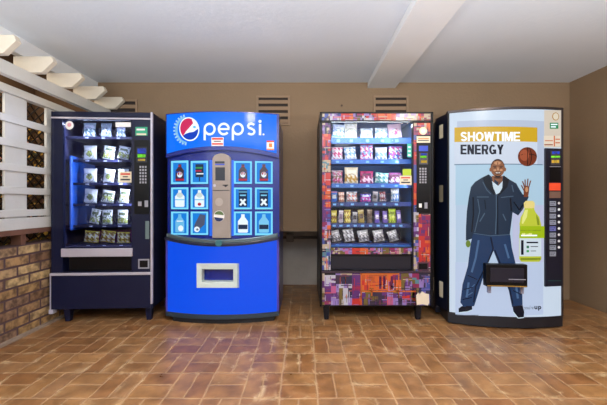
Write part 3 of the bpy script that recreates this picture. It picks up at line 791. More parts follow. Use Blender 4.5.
def wrapo(name,regs,lines=()):
    q=[]; lines=list(lines)
    for (a,b,c,d,pal,mw) in regs:
        for _ in range(max(1,int((c-a)*(d-b)/16))):
            cl=pm_(rn.choice([LAV,WHI,CRM,DKP,MAG,ORG,NAV,OLI,DKP]+pal)); t_=rn.uniform(.35,.8)
            if rn.random()<.5:
                x=rn.uniform(a,c-t_); y=rn.uniform(b,d-1); lines.append((R(x,y,x+t_,min(d,y+rn.uniform(3,12))),cl))
            else:
                x=rn.uniform(a,c-1); y=rn.uniform(b,d-t_); lines.append((R(x,y,min(c,x+rn.uniform(3,12)),y+t_),cl))
    for (a,b,c,d,pal,mw) in regs: patches(a,b,c,d,pal,rn,mw,out=q)
    return decal(m3,name,q+[(p_,c_,.001) for p_,c_ in lines],.0025)
wrapo('header_wrap',[(322,113.6,330,120.4,[NAV,BLU,CRM],2),(330,113.6,341,120.4,[LAV,WHI,BLU,PNK],2),(341,113.6,353,120.4,[RED,RED,ORG],4),(353,113.6,362,120.4,[NAV,MAG,OLI,LAV],2),(362,113.6,376,120.4,[LAV,RED,NAV,WHI],2),(376,113.6,396,120.4,[RED,ORG,RED,MAG],3),(396,113.6,416,120.4,[WHI,CRM,LAV],3),(416,113.6,430.5,120.4,[RED,ORG,CRM,MAG],2)])
wrapo('left_wrap',[(322.3,123,330.6,134,[NAV,PUR,CRM,LAV],2),(322.3,134,330.6,146,[ORG,RED,LAV,RED],2.2),(322.3,146,330.6,160,[MAG,RED,NAV,PUR],2.2),(322.3,160,330.6,172,[TEA,CRM,ORG,OLI],2),(322.3,172,330.6,207,[RED,RED,ORG,RED,PUR,ORG],3),(322.3,207,330.6,222,[PUR,MAG,BLU,PUR],2.5),(322.3,222,330.6,238,[LAV,MAG,ORG,WHI],2.2),(322.3,238,330.6,270,[TEA,WHI,BLU,CRM,NAV],2.4)])
wrapo('middle_wrap',[(331,248,340,254,[OLI,CRM,PUR],2),(340,248,352,254,[LAV,PNK,OLI],2),(352,248,368,254,[RED,RED,ORG],4),(368,248,412,254,[LAV,CRM,MAG,DKP,OLI,PNK],2)])
ORL=[]
for (a,b,c,d) in [(360.5,273,361.8,305),(360,273.2,398,274.6),(371,281,372.3,296),(360,290.5,416,292),(387,274,388.2,292),(398,273,399.2,298),(376,276,377,290)]: ORL.append((R(a,b,c,d),pm_((190,96,34))))
for (a,b,c,d) in [(379,276,381.4,289),(383,276,385.4,289),(390.5,276,393,289)]: ORL.append((R(a,b,c,d),pm_((92,16,66))))
wrapo('lower_wrap',[(322.3,273.4,324.5,305,[OLI,PUR,CRM],3),(324.5,275,335.5,286,[WHI,LAV,WHI,PUR],3),(324.5,286,331,305,[PUR,PUR,MAG],5),(331,286,336,305,[PNK,PUR,LAV],4),(335.5,273.4,352,275,[LAV,CRM],4),(336,275,352,284,[DKP,DKP,NAV],6),
 (336,284,352,288,[WHI,CRM,LAV],4),(336,288,339,305,[PUR,LAV],5),(339,288,343,305,[CRM,OLI],9),(343,288,348,305,[WHI,WHI],9),(348,288,352,305,[LAV,NAV],9),
 (352,273.4,360.5,305,[MAG,MAG,PUR,RED],5),(360.5,273.4,387,290,[ORG,ORG,RED,(168,74,30)],4),(360.5,290,378,305,[OLI,DKP,PUR,DKP],4),(378,290,387,305,[DKP,PUR],5),(387,290,393,305,[LAV,LAV,PNK],5),(387,273.4,401,290,[MAG,ORG,PUR],4),(393,290,416,305,[OLI,LAV,PUR,RED,DKP],4),(401,273.4,412,290,[OLI,LAV,OLI,PUR],3),(412,273.4,419,305,[TEA,NAV,MAG,OLI],3),(419,273.4,429.8,305,[BLU,LAV,NAV,BLU],3)],ORL)
wrapo('right_wrap',[(413.6,123,430.2,135,[RED,ORG,RED,MAG,CRM],3),(413.6,135,416.4,212,[RED,RED,MAG,ORG,RED,BLU],4),(413.6,212,418.5,240,[LAV,WHI,OLI,PUR],2.6),(418.5,214,430.2,236,[RED,MAG,ORG,PUR,MAG],2.8),(418.5,236,430.2,262,[RED,RED,MAG,RED,ORG],3.4),(413.6,240,418.5,271,[OLI,CRM,BLU,LAV],2.4),(418.5,262,430.2,271,[DKP,MAG,NAV],3)])
tr=MB(); z=m3.P(370,271.8)[1]; tr.box(-hw,hw,-.01,0,z-.007,z+.005,mat('dark_trim',(60,44,60),.4)); z=m3.P(370,121.5)[1]; tr.box(-hw,hw,-.012,0,z-.006,z+.008,black)
tr.box(-hw-.002,-hw+.014,-.012,.01,bz,zT,black).box(hw-.014,hw+.002,-.012,.01,bz,zT,black); tr.box(-hw,hw,-.012,0,zT-.008,zT+.002,black)
tr.build('edge_trim',r)
g=MB().box(wx0,wx1,.012,.018,wz0,wz1,glass_mat('window_glass_clear',.015)).build('window_glass',r)
for a in (-1,1):
    for yy in (.06,DEP-.075): foot(r,a*(hw-.06) if a<0 else hw-.11,yy,dark3,bz)
# control column
a,b=m3.P(416.4,143.5),m3.P(429.6,212.5)
cp=MB().box(a[0],b[0],-.008,0,b[1],a[1],black).build('control_panel',r,bevel=.002)
decal(m3,'display',[(R(418.5,146,427.5,151.3),lcd_b),(R(418.8,153,427.5,164.5),mat('reader_grey',(66,64,70),.4)),(R(420.5,153.5,426.5,155.3),lcd_b),(R(420,156,426,158),lcd_g),(R(420.5,160.5,426.5,163),lcd_y)],.0105,cp)
decal(m3,'keypad',[(R(419+i*2.6,168+j*2.7,420.8+i*2.6,169.8+j*2.7),key_m) for i in range(3) for j in range(6)],.0105,cp)
decal(m3,'coin_slot',[(R(418.5,203.5,421.3,207.5),stick_w),(R(424,202.5,427,208.5),key_m)],.0105,cp)
a,b=m3.P(417.2,262),m3.P(428.3,270.4); w=MB().box(a[0],b[0],-.008,0,b[1],a[1],mat('return_frame',(70,44,62),.4)).box(a[0]+.012,b[0]-.012,-.0095,-.006,b[1]+.012,a[1]-.012,black); w.build('coin_return',r)
sticker(m3,416.5,136.3,430,142.8,stick_c,[(.1,.3,.9,.45,stick_o),(.1,.6,.9,.72,txt_d)],off=.004)
dd=decal(m3,'sticker',[(ell(423,131,3.9,3.9),stick_c)],.004); dd['label']='round cream sticker on the red corner'; decal(m3,'sticker_print',[(ell(423,131,2.2,2.2),stick_w),],.005,dd)
sticker(m3,403,168.8,411.6,175.4,stick_lime,off=-.009,label='lime green square sticker on the glass'); sticker(m3,400,175.6,412,184.8,stick_c,LINES,off=-.009)
sticker(m3,407.5,143.5,411.8,157,mat('mint',(70,190,170),.6),[(.2,.2,.8,.3,stick_w),(.2,.5,.8,.6,stick_w),(.2,.8,.8,.9,stick_w)],off=-.009,label='mint green strip sticker on the glass')
dd=decal(m3,'sticker',[([(416.5,305),(416,295),(418,292.5),(419.5,294),(422,291.2),(425.5,293.5),(428.8,293.8),(429,303),(427.5,305.4),(422.5,304)],mat('torn_white',(222,206,182),.6))],.0055); dd['label']='torn white sticker in the lower right corner'
# products
BW=((214,228,240),(120,170,220),(240,246,250)); CR=((226,226,206),(190,200,190),(245,245,235)); MG=((196,56,130),(120,170,226),(236,214,232)); BM=((70,110,200),(200,80,160),(226,236,246))
PK=((226,190,206),(200,60,120),(240,240,244)); CP=((222,214,190),(190,150,70),(236,232,214)); RD=((176,50,110),(236,210,226),(110,30,90)); TL=((120,196,190),(226,240,236),(70,140,150)); BL=((60,120,220),(220,236,250),(220,120,90))
SB=((178,196,222),(206,110,90),(240,240,246)); GY=((150,150,162),(70,64,76),(210,210,220)); YL=((212,196,70),(150,110,50),(240,232,160)); GW=((176,176,184),(112,112,120),(226,226,232))
def B(x,w,h,c,st,wd,ti=0): return (x,w,h,c,st,wd,ti)
rows3=[(1.628,.048,[B(338,.11,.125,BW,'food','white and blue',.1),B(351,.12,.142,CR,'food','large cream white'),B(367,.115,.095,BW,'disc','square white and pale blue'),B(381.8,.115,.10,BW,'wild','square white and teal'),B(396,.125,.13,PK,'disc','white and pink',-.1)]),
 (1.432,.036,[B(337.2,.105,.118,PK,'wild','white and rose'),B(351,.11,.115,BW,'wild','magenta topped blue',-.1),B(367,.12,.145,MG,'wild','tall magenta and blue'),B(381.5,.11,.115,BW,'food','white and sky blue'),B(396,.13,.13,BM,'wild','round blue and pink')]),
 (1.214,.036,[B(337.2,.105,.12,((214,200,214),(196,80,130),(130,110,90)),'wild','white and rose with brown top'),B(351.5,.125,.15,CP,'food','tall tan topped cream'),B(367,.125,.115,RD,'food','magenta and white'),B(382,.125,.095,TL,'wild','mint green',.08),B(395.5,.12,.10,((150,80,140),(226,226,236),(100,40,70)),'food','purple and white')]),
 (1.045,.034,[B(334.3,.06,.10,BL,'bar','bright blue'),B(341.5,.055,.09,((226,170,150),(180,90,70),(240,230,220)),'wild','salmon pink'),B(352,.10,.095,SB,'wild','blue and coral'),B(366,.10,.075,((80,70,190),(220,80,170),(226,236,250)),'food','low violet'),B(375,.05,.095,GY,'bar','dark grey',.1),B(383.5,.06,.095,((60,52,66),(190,190,200),(150,60,70)),'wild','black and red',-.1),B(395.5,.075,.125,((170,190,204),(50,120,190),(230,236,240)),'food','tall silver and blue')]),
 (.852,.034,[B(334,.058,.115,YL,'food','yellow and orange'),B(340.6,.045,.115,((190,180,200),(130,110,140),(220,215,225)),'bar','pale lilac',.08),B(347.8,.062,.12,YL,'wild','bright yellow'),B(354.8,.045,.10,GY,'bar','grey',.06),B(362,.055,.12,((180,160,90),(110,90,80),(220,210,170)),'bar','dull gold',-.08),B(370,.05,.125,((120,104,96),(90,70,60),(170,150,130)),'bar','brown'),B(377.5,.045,.11,((110,90,190),(226,220,240),(70,50,120)),'bar','violet'),B(385.5,.045,.11,((120,100,200),(226,220,240),(70,50,120)),'bar','violet and white'),B(392.6,.068,.13,((176,204,50),(216,226,120),(120,140,40)),'food','lime green'),B(400,.04,.115,((130,110,206),(226,220,240),(80,60,140)),'bar','pale violet',-.08)]),
 (.672,.03,[B(337,.085,.105,GW,'food','silver and purple',-.25),B(350,.10,.12,GW,'wild','silver and white',-.16),B(364.5,.10,.105,GW,'food','grey white',-.16),B(380,.10,.108,GW,'food','silver grey',-.18),B(395,.09,.10,GW,'food','grey and white',-.3)])]
lin3=mat('liner_blue',(34,96,170),.45); shf3=mat('shelf_blue',(48,80,150),.45); lip3=mat('shelf_lip_blue',(40,96,176),.4); tab3=mat('price_tab_blue',(110,170,226),.5)
snack_interior(m3,wx0,wx1,wz0+.012,wz1-.012,.45,rows3,lin3,shf3,lip3,'the patchwork machine',None,'a',(tab3,3,mat('shelf_violet_light',(44,44,92),.5),mat('shelf_lip_violet_light',(38,56,116),.45)))  # lower shelves have the dimmer violet light put into their colour
MB().box(wx0-.028,wx1+.028,.435,.449,wz0+.014,.985,mat('liner_violet_light',(58,34,92),.5)).build('lower_back_panel',r)['label']='added back panel painted with the violet light on the lower shelves'  # added panel, violet light of the lower rows painted as its colour

# ================================================================== MACHINE 4 : backlit poster machine
m4=Mach('vending_machine',1.246,2.765,2.164,2.675,.08,'tall drinks vending machine with backlit poster of a man and a yellow bottle')
r=m4.root; hw=m4.w/2
nav4=mat('deep_navy_side',(14,20,40),.3,coat=.2)
MB().box(-hw-.045,hw-.01,.19,.66,.03,1.80,nav4).build('cabinet',r,bevel=.005)
xs=[-hw+m4.w*i/24 for i in range(25)]
MB().prism([(x,m4.y(x)) for x in xs]+[(hw+.004,.19),(-hw-.045,.19)],.10,1.818,nav4).build('door',r)
bowed(m4,'kick_plate',-hw+.0,hw-.0,lambda x:.014,lambda x:.10,-.004,.2,mat('kick_dark',(24,26,34),.4))
MB().prism([(x,m4.y(x)+.03) for x in xs[1:-1]]+[(hw-.04,.6),(-hw+.04,.6)],0,.02,blk_matte).build('base',r)
edge4=mat('door_edge',(70,62,62),.3,metal=.6)
bowed(m4,'top_edging',-hw,hw+.002,lambda x:1.816,lambda x:1.834,-.01,.06,edge4)
bowed(m4,'side_edging',-hw-.002,-hw+.01,lambda x:.10,lambda x:1.816,-.008,.03,black,n=2)
bowed(m4,'side_edging',hw-.016,hw+.004,lambda x:.10,lambda x:1.816,-.008,.03,edge4,n=2)
PW=(206,222,240)
pan=bowed(m4,'lit_panel',-hw+.012,hw-.018,lambda x:.105,lambda x:1.812,-.006,.012,lit('panel_white',PW,.80,.22)); pan['label']='glowing white curved poster panel'
def D4(name,polys,off,parent=pan): return decal(m4,name,polys,.006+off,parent)
def glyph(ch,x0,y0,w,h,t):
    x1,y1=x0+w,y0+h; xm,ym=x0+w/2,y0+h/2; B=lambda a,b,c,d:R(a,b,c,d)
    def quad(ax,ay,bx,by,tt=t): return [(ax-tt/2,ay),(ax+tt/2,ay),(bx+tt/2,by),(bx-tt/2,by)]
    th=t*.82
    if ch=='H': return [B(x0,y0,x0+t,y1),B(x1-t,y0,x1,y1),B(x0+t,ym-th/2,x1-t,ym+th/2)]
    if ch=='E': return [B(x0,y0,x0+t,y1),B(x0+t,y0,x1,y0+th),B(x0+t,ym-th/2,x1-w*.06,ym+th/2),B(x0+t,y1-th,x1,y1)]
    if ch=='T': return [B(x0,y0,x1,y0+th),B(xm-t/2,y0+th,xm+t/2,y1)]
    if ch=='I': return [B(x0,y0,x0+t,y1)]
    if ch=='O': return band(arc(xm,ym,w/2,h/2,0,360,28),arc(xm,ym,w/2-t,h/2-th,0,360,28))
    if ch=='G': return band(arc(xm,ym,w/2,h/2,20,315,26),arc(xm,ym,w/2-t,h/2-th,20,315,26))+[B(xm,ym,x1,ym+th),B(x1-t*.8,ym,x1,y1-h*.05)]
    if ch=='S':
        pts=arc(xm,y0+h*.28,w/2-t/2,h*.28-th/2,-20,-250,12)+arc(xm,y1-h*.28,w/2-t/2,h*.28-th/2,-70,160,12)
        return stroke(pts,t*.95)
    if ch=='N': return [B(x0,y0,x0+t,y1),B(x1-t,y0,x1,y1),[(x0+t*.2,y0),(x0+t*1.2,y0),(x1-t*.2,y1),(x1-t*1.2,y1)]]
    if ch=='M': return [B(x0,y0,x0+t,y1),B(x1-t,y0,x1,y1),[(x0+t*.3,y0),(x0+t*1.3,y0),(xm+t*.45,y1),(xm-t*.45,y1)],[(x1-t*1.3,y0),(x1-t*.3,y0),(xm+t*.45,y1),(xm-t*.45,y1)]]
    if ch=='W': q=w/4; return [quad(x0+t/2,y0,x0+q,y1),quad(x0+q,y1,xm,y0),quad(xm,y0,x1-q,y1),quad(x1-q,y1,x1-t/2,y0)]
    if ch=='Y': return [[(x0,y0),(x0+t*1.1,y0),(xm+t/2,ym+h*.08),(xm-t/2,ym+h*.08)],[(x1-t*1.1,y0),(x1,y0),(xm+t/2,ym+h*.08),(xm-t/2,ym+h*.08)],B(xm-t/2,ym+h*.05,xm+t/2,y1)]
    if ch=='R': return [B(x0,y0,x0+t,y1),B(x0+t,y0,x1-w*.25,y0+th),B(x0+t,ym-th*.3,x1-w*.25,ym+th*.7)]+band(arc(x1-w*.3,(y0+ym+th*.7)/2,w*.3,(ym+th*.7-y0)/2,-90,90,10),arc(x1-w*.3,(y0+ym+th*.7)/2,w*.3-t*.9,(ym+th*.7-y0)/2-th,-90,90,10))+[[(xm-t*.2,ym+th*.3),(xm+t*.9,ym+th*.3),(x1,y1),(x1-t*1.15,y1)]]
def word(txt,x0,y0,x1,y1,t):
    wd={'W':1.35,'M':1.15,'I':0,'O':1.1,'G':1.08}; h=y1-y0; gap=t*.32
    tot=sum(wd.get(c,.92 if c in 'ETS' else 1.0) for c in txt); nI=txt.count('I')
    u=(x1-x0-gap*(len(txt)-1)-nI*t)/tot; out=[]; x=x0
    for c in txt:
        w=t if c=='I' else u*wd.get(c,.92 if c in 'ETS' else 1.0)
        out.append(glyph(c,x,y0,w,h,t)); x+=w+gap
    return out
lav=lit('poster_lavender',(184,198,222),.80); sky=lit('poster_sky',(176,208,230),.80); violet=lit('poster_violet',(192,198,228),.8)
D4('poster_background',[(R(456.8,121.5,543.5,165),lav),(R(455.2,165,543.0,205),sky),([(455.2,205),(543,205),(543,262),(512,262),(512,205.1)],violet)],.001)
D4('poster_wash',[(R(455.4,205,512,262),lit('poster_pale_blue',(184,206,230),.8)),(R(455,262,542.6,314),lit('poster_low',(190,206,234),.8)),(R(454,164.3,542,165.3),lit('poster_line',(120,150,180),.6))],.002)
D4('slogan_band',[(R(454,127.8,536.6,142.3),lit('gold',(206,166,34),.85)),(R(454,142.3,536.6,164.3),lit('band_white',(206,218,236),.82))],.0035)
blk=lit('ink',(20,24,44),.6)
for g_ in word('SHOWTIME',460,132.2,519.3,141.4,1.95): D4('slogan_letter',[(p,W) for p in g_],.005)
for g_ in word('ENERGY',460,144.8,503,154.6,2.25): D4('slogan_letter',[(p,blk) for p in g_],.005)
# basketball
bb=lit('ball_brown',(126,56,36),.7); bb2=lit('ball_light',(176,88,58),.7); bk=lit('ball_seam',(40,18,20),.5)
seam=[]
for A in (arc(526.6,156.9,4.0,9.2,-90,90,12),arc(526.6,156.9,9.2,2.6,180,360,12),[(526.6,147.8),(526.6,166)]): seam+=stroke(A,.7)
D4('printed_basketball',[(ell(526.6,156.9,9.5,9.5,32),bb)],.0055); D4('printed_ball_shine',[(ell(523.5,155.5,4.6,5.6,20),bb2)]+[(p,bk) for p in seam],.007)
# man: printed figure
jk=lit('jacket',(34,50,72),.75); jk2=lit('jacket_light',(78,100,122),.75); jk3=lit('jacket_dark',(16,26,42),.6); jn=lit('jeans',(34,58,96),.75); jn2=lit('jeans_light',(74,106,148),.75); jn3=lit('jeans_dark',(16,30,58),.6)
sk=lit('skin',(142,92,64),.8); sk2=lit('skin_light',(200,146,108),.8); sk3=lit('skin_dark',(78,44,32),.7); hr=lit('hair',(46,34,34),.6); tee=lit('tee',(200,218,232),.85); shoe=lit('shoe',(22,26,40),.6)
skh=lit('skin_hand',(122,66,44),.75)
MAN=[]
def DM(n,p,o): MAN.extend((e[0],e[1],o-.0055) for e in p)
DM('',[
 ([(472.5,232.5),(490,235),(509.5,234.5),(511,247.3),(515.5,266),(521.3,285),(521.8,304.6),(511.3,306.6),(508,290),(500,268),(492.4,249.5),(485.5,267),(477.5,284),(475.5,298),(473.6,305.8),(463,306.4),(459.8,302),(462,284),(467.3,266),(470,244)],jn),
 ([(481.7,177.5),(488,174.5),(497,182),(503,175.5),(508.5,179.5),(515.5,183.5),(518.5,189),(519.3,200.5),(521.7,194.2),(528,196.7),(525,203.5),(522.3,209),(517.4,215.4),(511.2,211.8),(509.8,213),(509.6,222),(509,235),(490,236.5),(472.5,234),(471.5,238.5),(465.3,240.5),(465.4,228),(466.3,211),(468.3,197),(470.4,187),(474.5,182)],jk),
 ([(491,176),(502,176),(501.5,181.5),(497.5,185.5),(492,181.5)],sk),
 (ell(497,168.1,7.1,9.0,28),sk),(ell(489.9,169.8,1.2,2.0,12),sk),(ell(504.2,169.6,1.2,2.0,12),sk),
 ([(523,197),(522.8,192),(523.1,188),(524.5,186),(527.2,186),(528.4,188.5),(528,192.5),(527.2,197)],skh),
 (ell(467.6,243.6,2.4,3.6,16),lit('glove_green',(110,136,52),.75)),
 ([(458,308),(461.5,305.6),(471.5,305.5),(471.6,309),(467,310.8),(458.2,312)],shoe),
 ([(511.8,305.6),(521.8,304.8),(523.4,311.5),(523,316.6),(517.4,317.2),(512.6,311)],shoe)],.0055)
DM('',[(p,skh) for q_ in ([(523.6,187.5),(522.9,184.5),(521.6,181.4)],[(524.6,187),(524.3,183.5),(524.2,179.6)],[(526.3,187),(526.7,183),(527.1,178.8)],[(527.7,188),(528.7,184.5),(529.8,180.6)],[(523.6,191.5),(522,188.2),(520.5,185.3)]) for p in stroke(q_,1.15)],.006)
DM('printed_shirt',[
 ([(491,181),(497.3,186),(501.8,181),(501.5,188),(498.5,193),(495.3,194.5),(492.5,188)],tee)],.007)
DM('printed_collar',[
  ([(481.7,177.5),(488,174.5),(491.2,181.5),(494.8,194),(493,195),(485,186)],jk3),([(503,175.5),(508.5,179.5),(506.5,187),(498.2,196),(497,194.5),(501.9,183)],jk3)],.007)
DM('jacket_stitching',[(p,jk2) for p in stroke([(495.4,195),(495.5,215),(494.6,234)],.9)+stroke([(476,197),(488,197)],.8)+stroke([(500,197.5),(512.5,196.2)],.8)+stroke([(477,199),(479,211),(474,232)],.8)+stroke([(484,213),(479,221.5)],1.0)+stroke([(502,214),(505,220.5)],1.0)+stroke([(482,182),(486,190),(490,194)],.8)+stroke([(511,185),(512.5,192)],.9)+stroke([(473,233.2),(490,235.6),(508.8,234.4)],.7)],.008)
DM('jacket_folds_pattern',[(p,jk3) for p in stroke([(472.5,197),(472.8,214),(471,232)],1.5)+stroke([(509.5,198),(510.6,211)],1.6)+stroke([(496.8,196),(497,234.5)],1.1)+stroke([(513,202),(518.6,210),(522.5,204)],1.3)+stroke([(484,200),(485,209)],.8)],.007)
DM('jeans_wear_pattern',[(p,jn2) for p in stroke([(478,240),(475,258),(471,272)],2.0)+stroke([(468,282),(466,297)],2.0)+stroke([(504,244),(508,258)],2.0)+stroke([(515,284),(517,298)],2.2)+stroke([(474,284),(469,289)],1.0)+stroke([(472,292),(465,296)],1.0)],.007)
DM('jeans_folds_pattern',[(p,jn3) for p in stroke([(490,237),(492.4,249),(487,262)],1.6)+stroke([(484,268),(475,286),(473,302)],1.4)+stroke([(494,250),(500,265),(509,290),(512,304)],1.4)+stroke([(467,275),(476,279)],.9)+stroke([(463,289),(472,287)],.9)+stroke([(462,299),(471,297)],.9)+stroke([(512,290),(520,294)],.9)],.008)
DM('shoe_sole_print',[(p,tee) for p in stroke([(458,312.2),(467,311.2),(471.6,309.4)],.9)+stroke([(512.4,311.6),(517.2,317.6),(523,317)],.9)],.007)
DM('printed_face',[
 (ell(497,168.3,7.0,9.1,20,190,350)+[(503.2,165),(501,161.5),(497,160.5),(493,161.5),(491,165)],hr),
 ([(490.3,166),(493,163.2),(497,162.2),(501,163.2),(503.7,166),(503.6,171),(501,175.5),(497,177),(493,175.5),(490.4,171)],sk),
 (ell(494.0,170.3,1.6,1.1,14),sk2),(ell(500.4,170.2,1.5,1.1,14),sk2),(ell(496.6,163.2,3.4,1.7,14),sk2),
 (ell(497,177.9,4.2,.9,14),sk3)],.0072)
DM('printed_features',[
 (R(492.2,166.2,495.6,166.9),hr),(R(498.6,166.1,502,166.8),hr),(ell(494.1,168,1.0,.45,10),hr),(ell(500.1,167.9,1.0,.45,10),hr),
 ([(496.6,167.5),(497.6,167.5),(498.3,170.8),(495.9,170.8)],sk2),(R(495.9,170.8,498.3,171.3),sk3),
 ([(493.6,171.9),(500.4,171.8),(499.2,174.2),(497,174.8),(494.8,174.3)],sk3),([(494.4,172.4),(499.7,172.3),(498.6,173.5),(495.5,173.6)],lit('teeth',(226,214,206),.75)),([(493.8,175.3),(497,176.1),(500.2,175.3),(499.4,177),(497,177.6),(494.6,177)],hr),
 (ell(525.6,189.6,1.5,2.6,12),sk2)],.0084)
man=D4('printed_man',MAN,.0055); man['label']='printed man in a dark jacket and jeans, left hand raised'
# bottle
yl=lit('drink_yellow',(190,200,60),.85); yl2=lit('drink_light',(222,226,130),.9); yl3=lit('drink_shade',(136,152,40),.75); lime=lit('lime_stripe',(158,186,24),.85); lab=lit('label_white',(206,220,230),.85)
bt=D4('printed_bottle',[([(524,208),(533,208),(534.5,212),(538.5,217),(540.2,224),(539.2,230.5),(540.4,234),(540.4,259),(538.5,261.5),(520.5,261.5),(518.4,259),(518.4,234),(519.6,230.5),(518.6,224),(520,217),(522.8,212)],yl),
 ([(523,203),(525,200.8),(532,200.8),(534,203),(533.6,208.5),(523.4,208.5)],lit('cap_cream',(226,208,130),.9)),(R(533,226,546.3,238),lime)],.0055)
bt['label']='printed yellow drink bottle with a pale label'
D4('printed_bottle_detail',[(R(518.6,238,540.3,256),lab),(R(518.8,226,540.2,237.9),lime),(R(519.6,229.8,539.6,230.8),yl3),([(524,210),(527,209.5),(526,217),(522,224),(520.8,223),(521.5,217)],yl2),([(535,214),(538,219),(538.6,225),(536.5,225),(535.5,219)],yl3),(R(519.5,257.5,539.5,260),yl3),(R(521,233,531,235),yl2)],.007)
D4('printed_bottle_label',[(R(520,240,522.6,254.5),blk),(R(525.5,241.5,537,243),blk),(R(525.5,245.5,528,248),lit('tiny_teal',(50,120,90),.7)),(R(529.5,246,537,246.7),blk),(R(525.5,249.8,528,252),lit('tiny_green',(60,170,90),.7)),(R(529.5,250.4,535,251),blk),(R(520,234.6,536,236),W)],.0085)
D4('small_print',[(p,lit('ink_grey',(104,112,130),.6)) for p in text_polys("you're",523.5,305.2,532.8,310)],.005)
D4('small_print',[(p,blk) for p in text_polys("up",533.6,305.6,540.5,310.2,bold=.03)],.005)
D4('small_print',[(R(456,314.4,478,315),lit('ink_grey',(104,112,130),.6))],.005)
# delivery box
a,b=m4.P(485,263.5,-.05),m4.P(527,287.3,-.05); xm=(a[0]+b[0])/2; yb=m4.y(xm)-.006
dbx=MB().box(a[0],b[0],yb-.05,yb+.012,b[1],a[1],black).build('delivery_door',r,bevel=.006); dbx['label']='black protruding delivery door'
MB().box(a[0]+.03,b[0]-.03,yb-.055,yb-.049,b[1]+.04,a[1]-.03,navy_dark).build('push_flap',dbx,bevel=.002)
MB().box(a[0]+.008,b[0]-.008,yb-.053,yb-.047,b[1]+.004,b[1]+.012,mat('gold_line',(150,116,44),.4)).build('gold_strip',dbx)
MB().box(a[0]+.17,a[0]+.30,yb-.0565,yb-.0545,b[1]+.062,b[1]+.068,key_m).build('push_lettering',dbx)
for xx in (a[0]+.03,b[0]-.035): MB().box(xx,xx+.022,yb-.02,yb+.008,b[1]-.06,b[1]-.002,mat('bracket_grey',(140,140,160),.4,metal=.4)).build('bracket',dbx)
# upper right cream area, stickers and controls
D4('side_print',[(R(543.6,110.5,560.5,147.5),lit('panel_cream',(226,214,198),.72))],.0012)
def s4(shapes,name='sticker',label=None,off=.004):
    o=D4(name,shapes,off); 
    if label: o['label']=label
    return o
s4([(ell(554.8,116.8,3.4,4.0),lit('gold_ring',(190,140,60),.7))],label='round gold ringed sticker'); s4([(ell(554.8,116.8,2.7,3.3),lit('ring_in',(232,222,200),.75)),],'sticker_print',off=.0055)
s4([(R(549,123,557.5,129),lit('green_lab',(40,150,96),.7))],label='green label with white writing'); s4([(R(550,124.2,556.5,125.4),W),(R(550,126.6,555,127.8),W)],'sticker_print',off=.0055)
s4([(R(543,136,559.6,146.6),lit('paper',(240,226,206),.75))],label='white paper notice with orange lines'); s4([(R(544,140.6,552,141.4),lit('orange_ink',(220,110,60),.7)),(R(552.8,136,554,146.6),lit('orange_ink',(220,110,60),.7)),(R(554.5,139,559,140),lit('orange_ink',(220,110,60),.7)),(R(554.5,142.5,559,143.6),lit('orange_ink',(220,110,60),.7)),(R(543.5,144.5,552,145.6),lit('rust_ink',(170,80,50),.6))],'sticker_print',off=.0055)
a,b=m4.P(545.8,147.5),m4.P(562.6,286.5)
def strip(name,px0,py0,px1,py1,o1,mt,parent):
    a,b=m4.P(px0,py0,-o1),m4.P(px1,py1,-o1); xa,xb=a[0],b[0]
    w=MB().prism([(xa,m4.y(xa)-o1),(xb,m4.y(xb)-o1),(xb,m4.y(xb)-.001),(xa,m4.y(xa)-.001)],b[1],a[1],mt)
    return w.build(name,parent,bevel=.002)
cp=strip('control_column',545.4,148,562.3,286,.024,mat('navy_column',(14,18,38),.3),r)
def cc(name,polys,off=.002): return decal(m4,name,polys,off,cp,back=-.024)
cc('display',[(R(550.5,151,560,165),mat('reader_grey',(66,64,70),.4)),(R(552,151.5,559.5,154),lcd_b),(R(551,156,560,157.6),lcd_g),(R(551.5,160,559,163),lcd_y)])
cc('card_slot',[(R(549.5,167,560.5,182),black),(R(549.5,166.4,560.5,167),key_m)])
cc('price_plate',[(R(549,183,560.5,190.5),mat('orange_red_plate',(200,70,40),.4,emit=.35,ecol=(220,70,40))),(R(549.2,191.5,560.5,198),mat('plate_brown',(120,92,80),.4))])
bts=[]; 
for k in range(9):
    y=201.2+k*6.3
    bts.append((R(549.5,y,555.8,y+4.6),mat('button_label',(150,158,176),.4) if k!=4 else mat('button_label_blue',(110,116,190),.4)))
    o=cc('selection_button',[(R(549.5,y,555.8,y+4.6),bts[-1][1]),(R(550.2,y+1,555,y+1.8),txt_d),(R(550.2,y+2.8,554,y+3.5),txt_d)] ,.002)
    if k<8: cc('button_light',[(ell(558.8,y+2,1.3,1.3,12),mat('button_white',(230,232,236),.4))],.002)
cc('bottom_line',[(R(548,280.4,561,281),mat('teal_line',(40,96,90),.4))])
MB().box(-hw-.047,-hw-.0452,.24,.30,.22,.34,stick_c).build('side_sticker',r); 
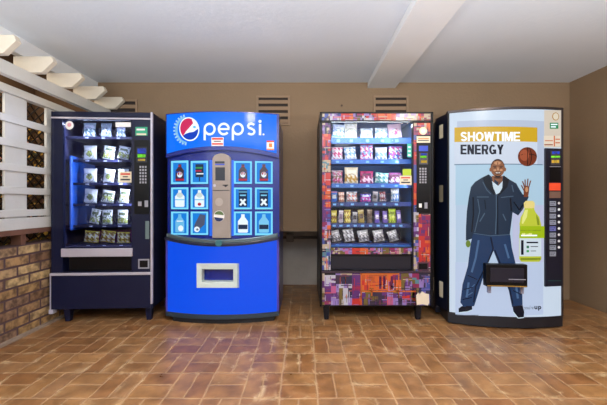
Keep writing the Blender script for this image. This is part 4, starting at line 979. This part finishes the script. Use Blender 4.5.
# stickers on the bevelled door edge (left)
def bev(z0,z1,mt,name='side_sticker'):
    p0=Vector((-hw-.045,.19)); p1=Vector((-hw,0)); nrm=Vector((-(p0-p1).y,(p0-p1).x)).normalized()
    if nrm.x>0: nrm=-nrm
    A=p0.lerp(p1,.35)+nrm*.002; B=p0.lerp(p1,.65)+nrm*.002
    MB().add([(A.x,A.y,z0),(B.x,B.y,z0),(B.x,B.y,z1),(A.x,A.y,z1)],[(0,1,2,3)],mt).build(name,r)
bev(1.62,1.74,stick_c); bev(1.05,1.20,mat('side_tag',(150,140,116),.5)); bev(.2,.34,stick_c)

# ------------------------------------------------------------------ lamps inside the lit cabinets
def area(name,loc,rot,sx,sy,e,c,par=None):
    l=bpy.data.lights.new(name,'AREA'); l.shape='RECTANGLE'; l.size=sx; l.size_y=sy; l.energy=e; l.color=c
    o=bpy.data.objects.new(name,l); COL.objects.link(o); o.location=loc; o.rotation_euler=rot
    if par: o.parent=par
    return o
zt3=m3.P(370,122)[1]-.02
area('cabinet_lamp',(-.08,.05,zt3),(math.radians(-28),0,0),.78,.03,6,(.75,.88,1.0),m3.root)
area('cabinet_lamp_side',(wx1-.015,.05,1.2),(0,math.radians(70),math.radians(0)),1.0,.02,2.6,(.7,.72,1.0),m3.root)
zt1=m1.P(97,120)[1]-.02
area('cabinet_lamp',(-.05,.05,zt1),(math.radians(-28),0,0),.5,.03,7,(.85,.9,1.0),m1.root)
area('cabinet_lamp_side',(m1.P(130,200)[0]-.01,.05,1.08),(0,math.radians(70),0),1.0,.02,11,(.85,.9,1.0),m1.root)
# added fill behind the viewer, aimed up to brighten the ceiling
area('added_ceiling_fill',(.3,-.75,1.1),(math.radians(180),0,0),4.4,1.3,400,(.90,.96,1.0))
area('passage_daylight',(-2.7,1.6,2.55),(0,0,0),.6,3.0,34,(1.0,.88,.7))

wd=bpy.data.worlds.new('world'); S.world=wd; wd.use_nodes=True
bg=wd.node_tree.nodes['Background']; bg.inputs[0].default_value=(*lin((232,230,228)),1); bg.inputs[1].default_value=1.15

cam=bpy.data.cameras.new('camera'); co=bpy.data.objects.new('camera',cam); COL.objects.link(co)
cam.sensor_width=36; cam.lens=36*F/607; co.location=(0,0,H); co.rotation_euler=(math.radians(90),0,0); cam.clip_start=.05
cam.shift_y=-.5/607
S.camera=co
vs_=S.view_settings; vs_.view_transform='Standard'; vs_.look='None'; vs_.gamma=1; vs_.exposure=.06; vs_.use_curve_mapping=False
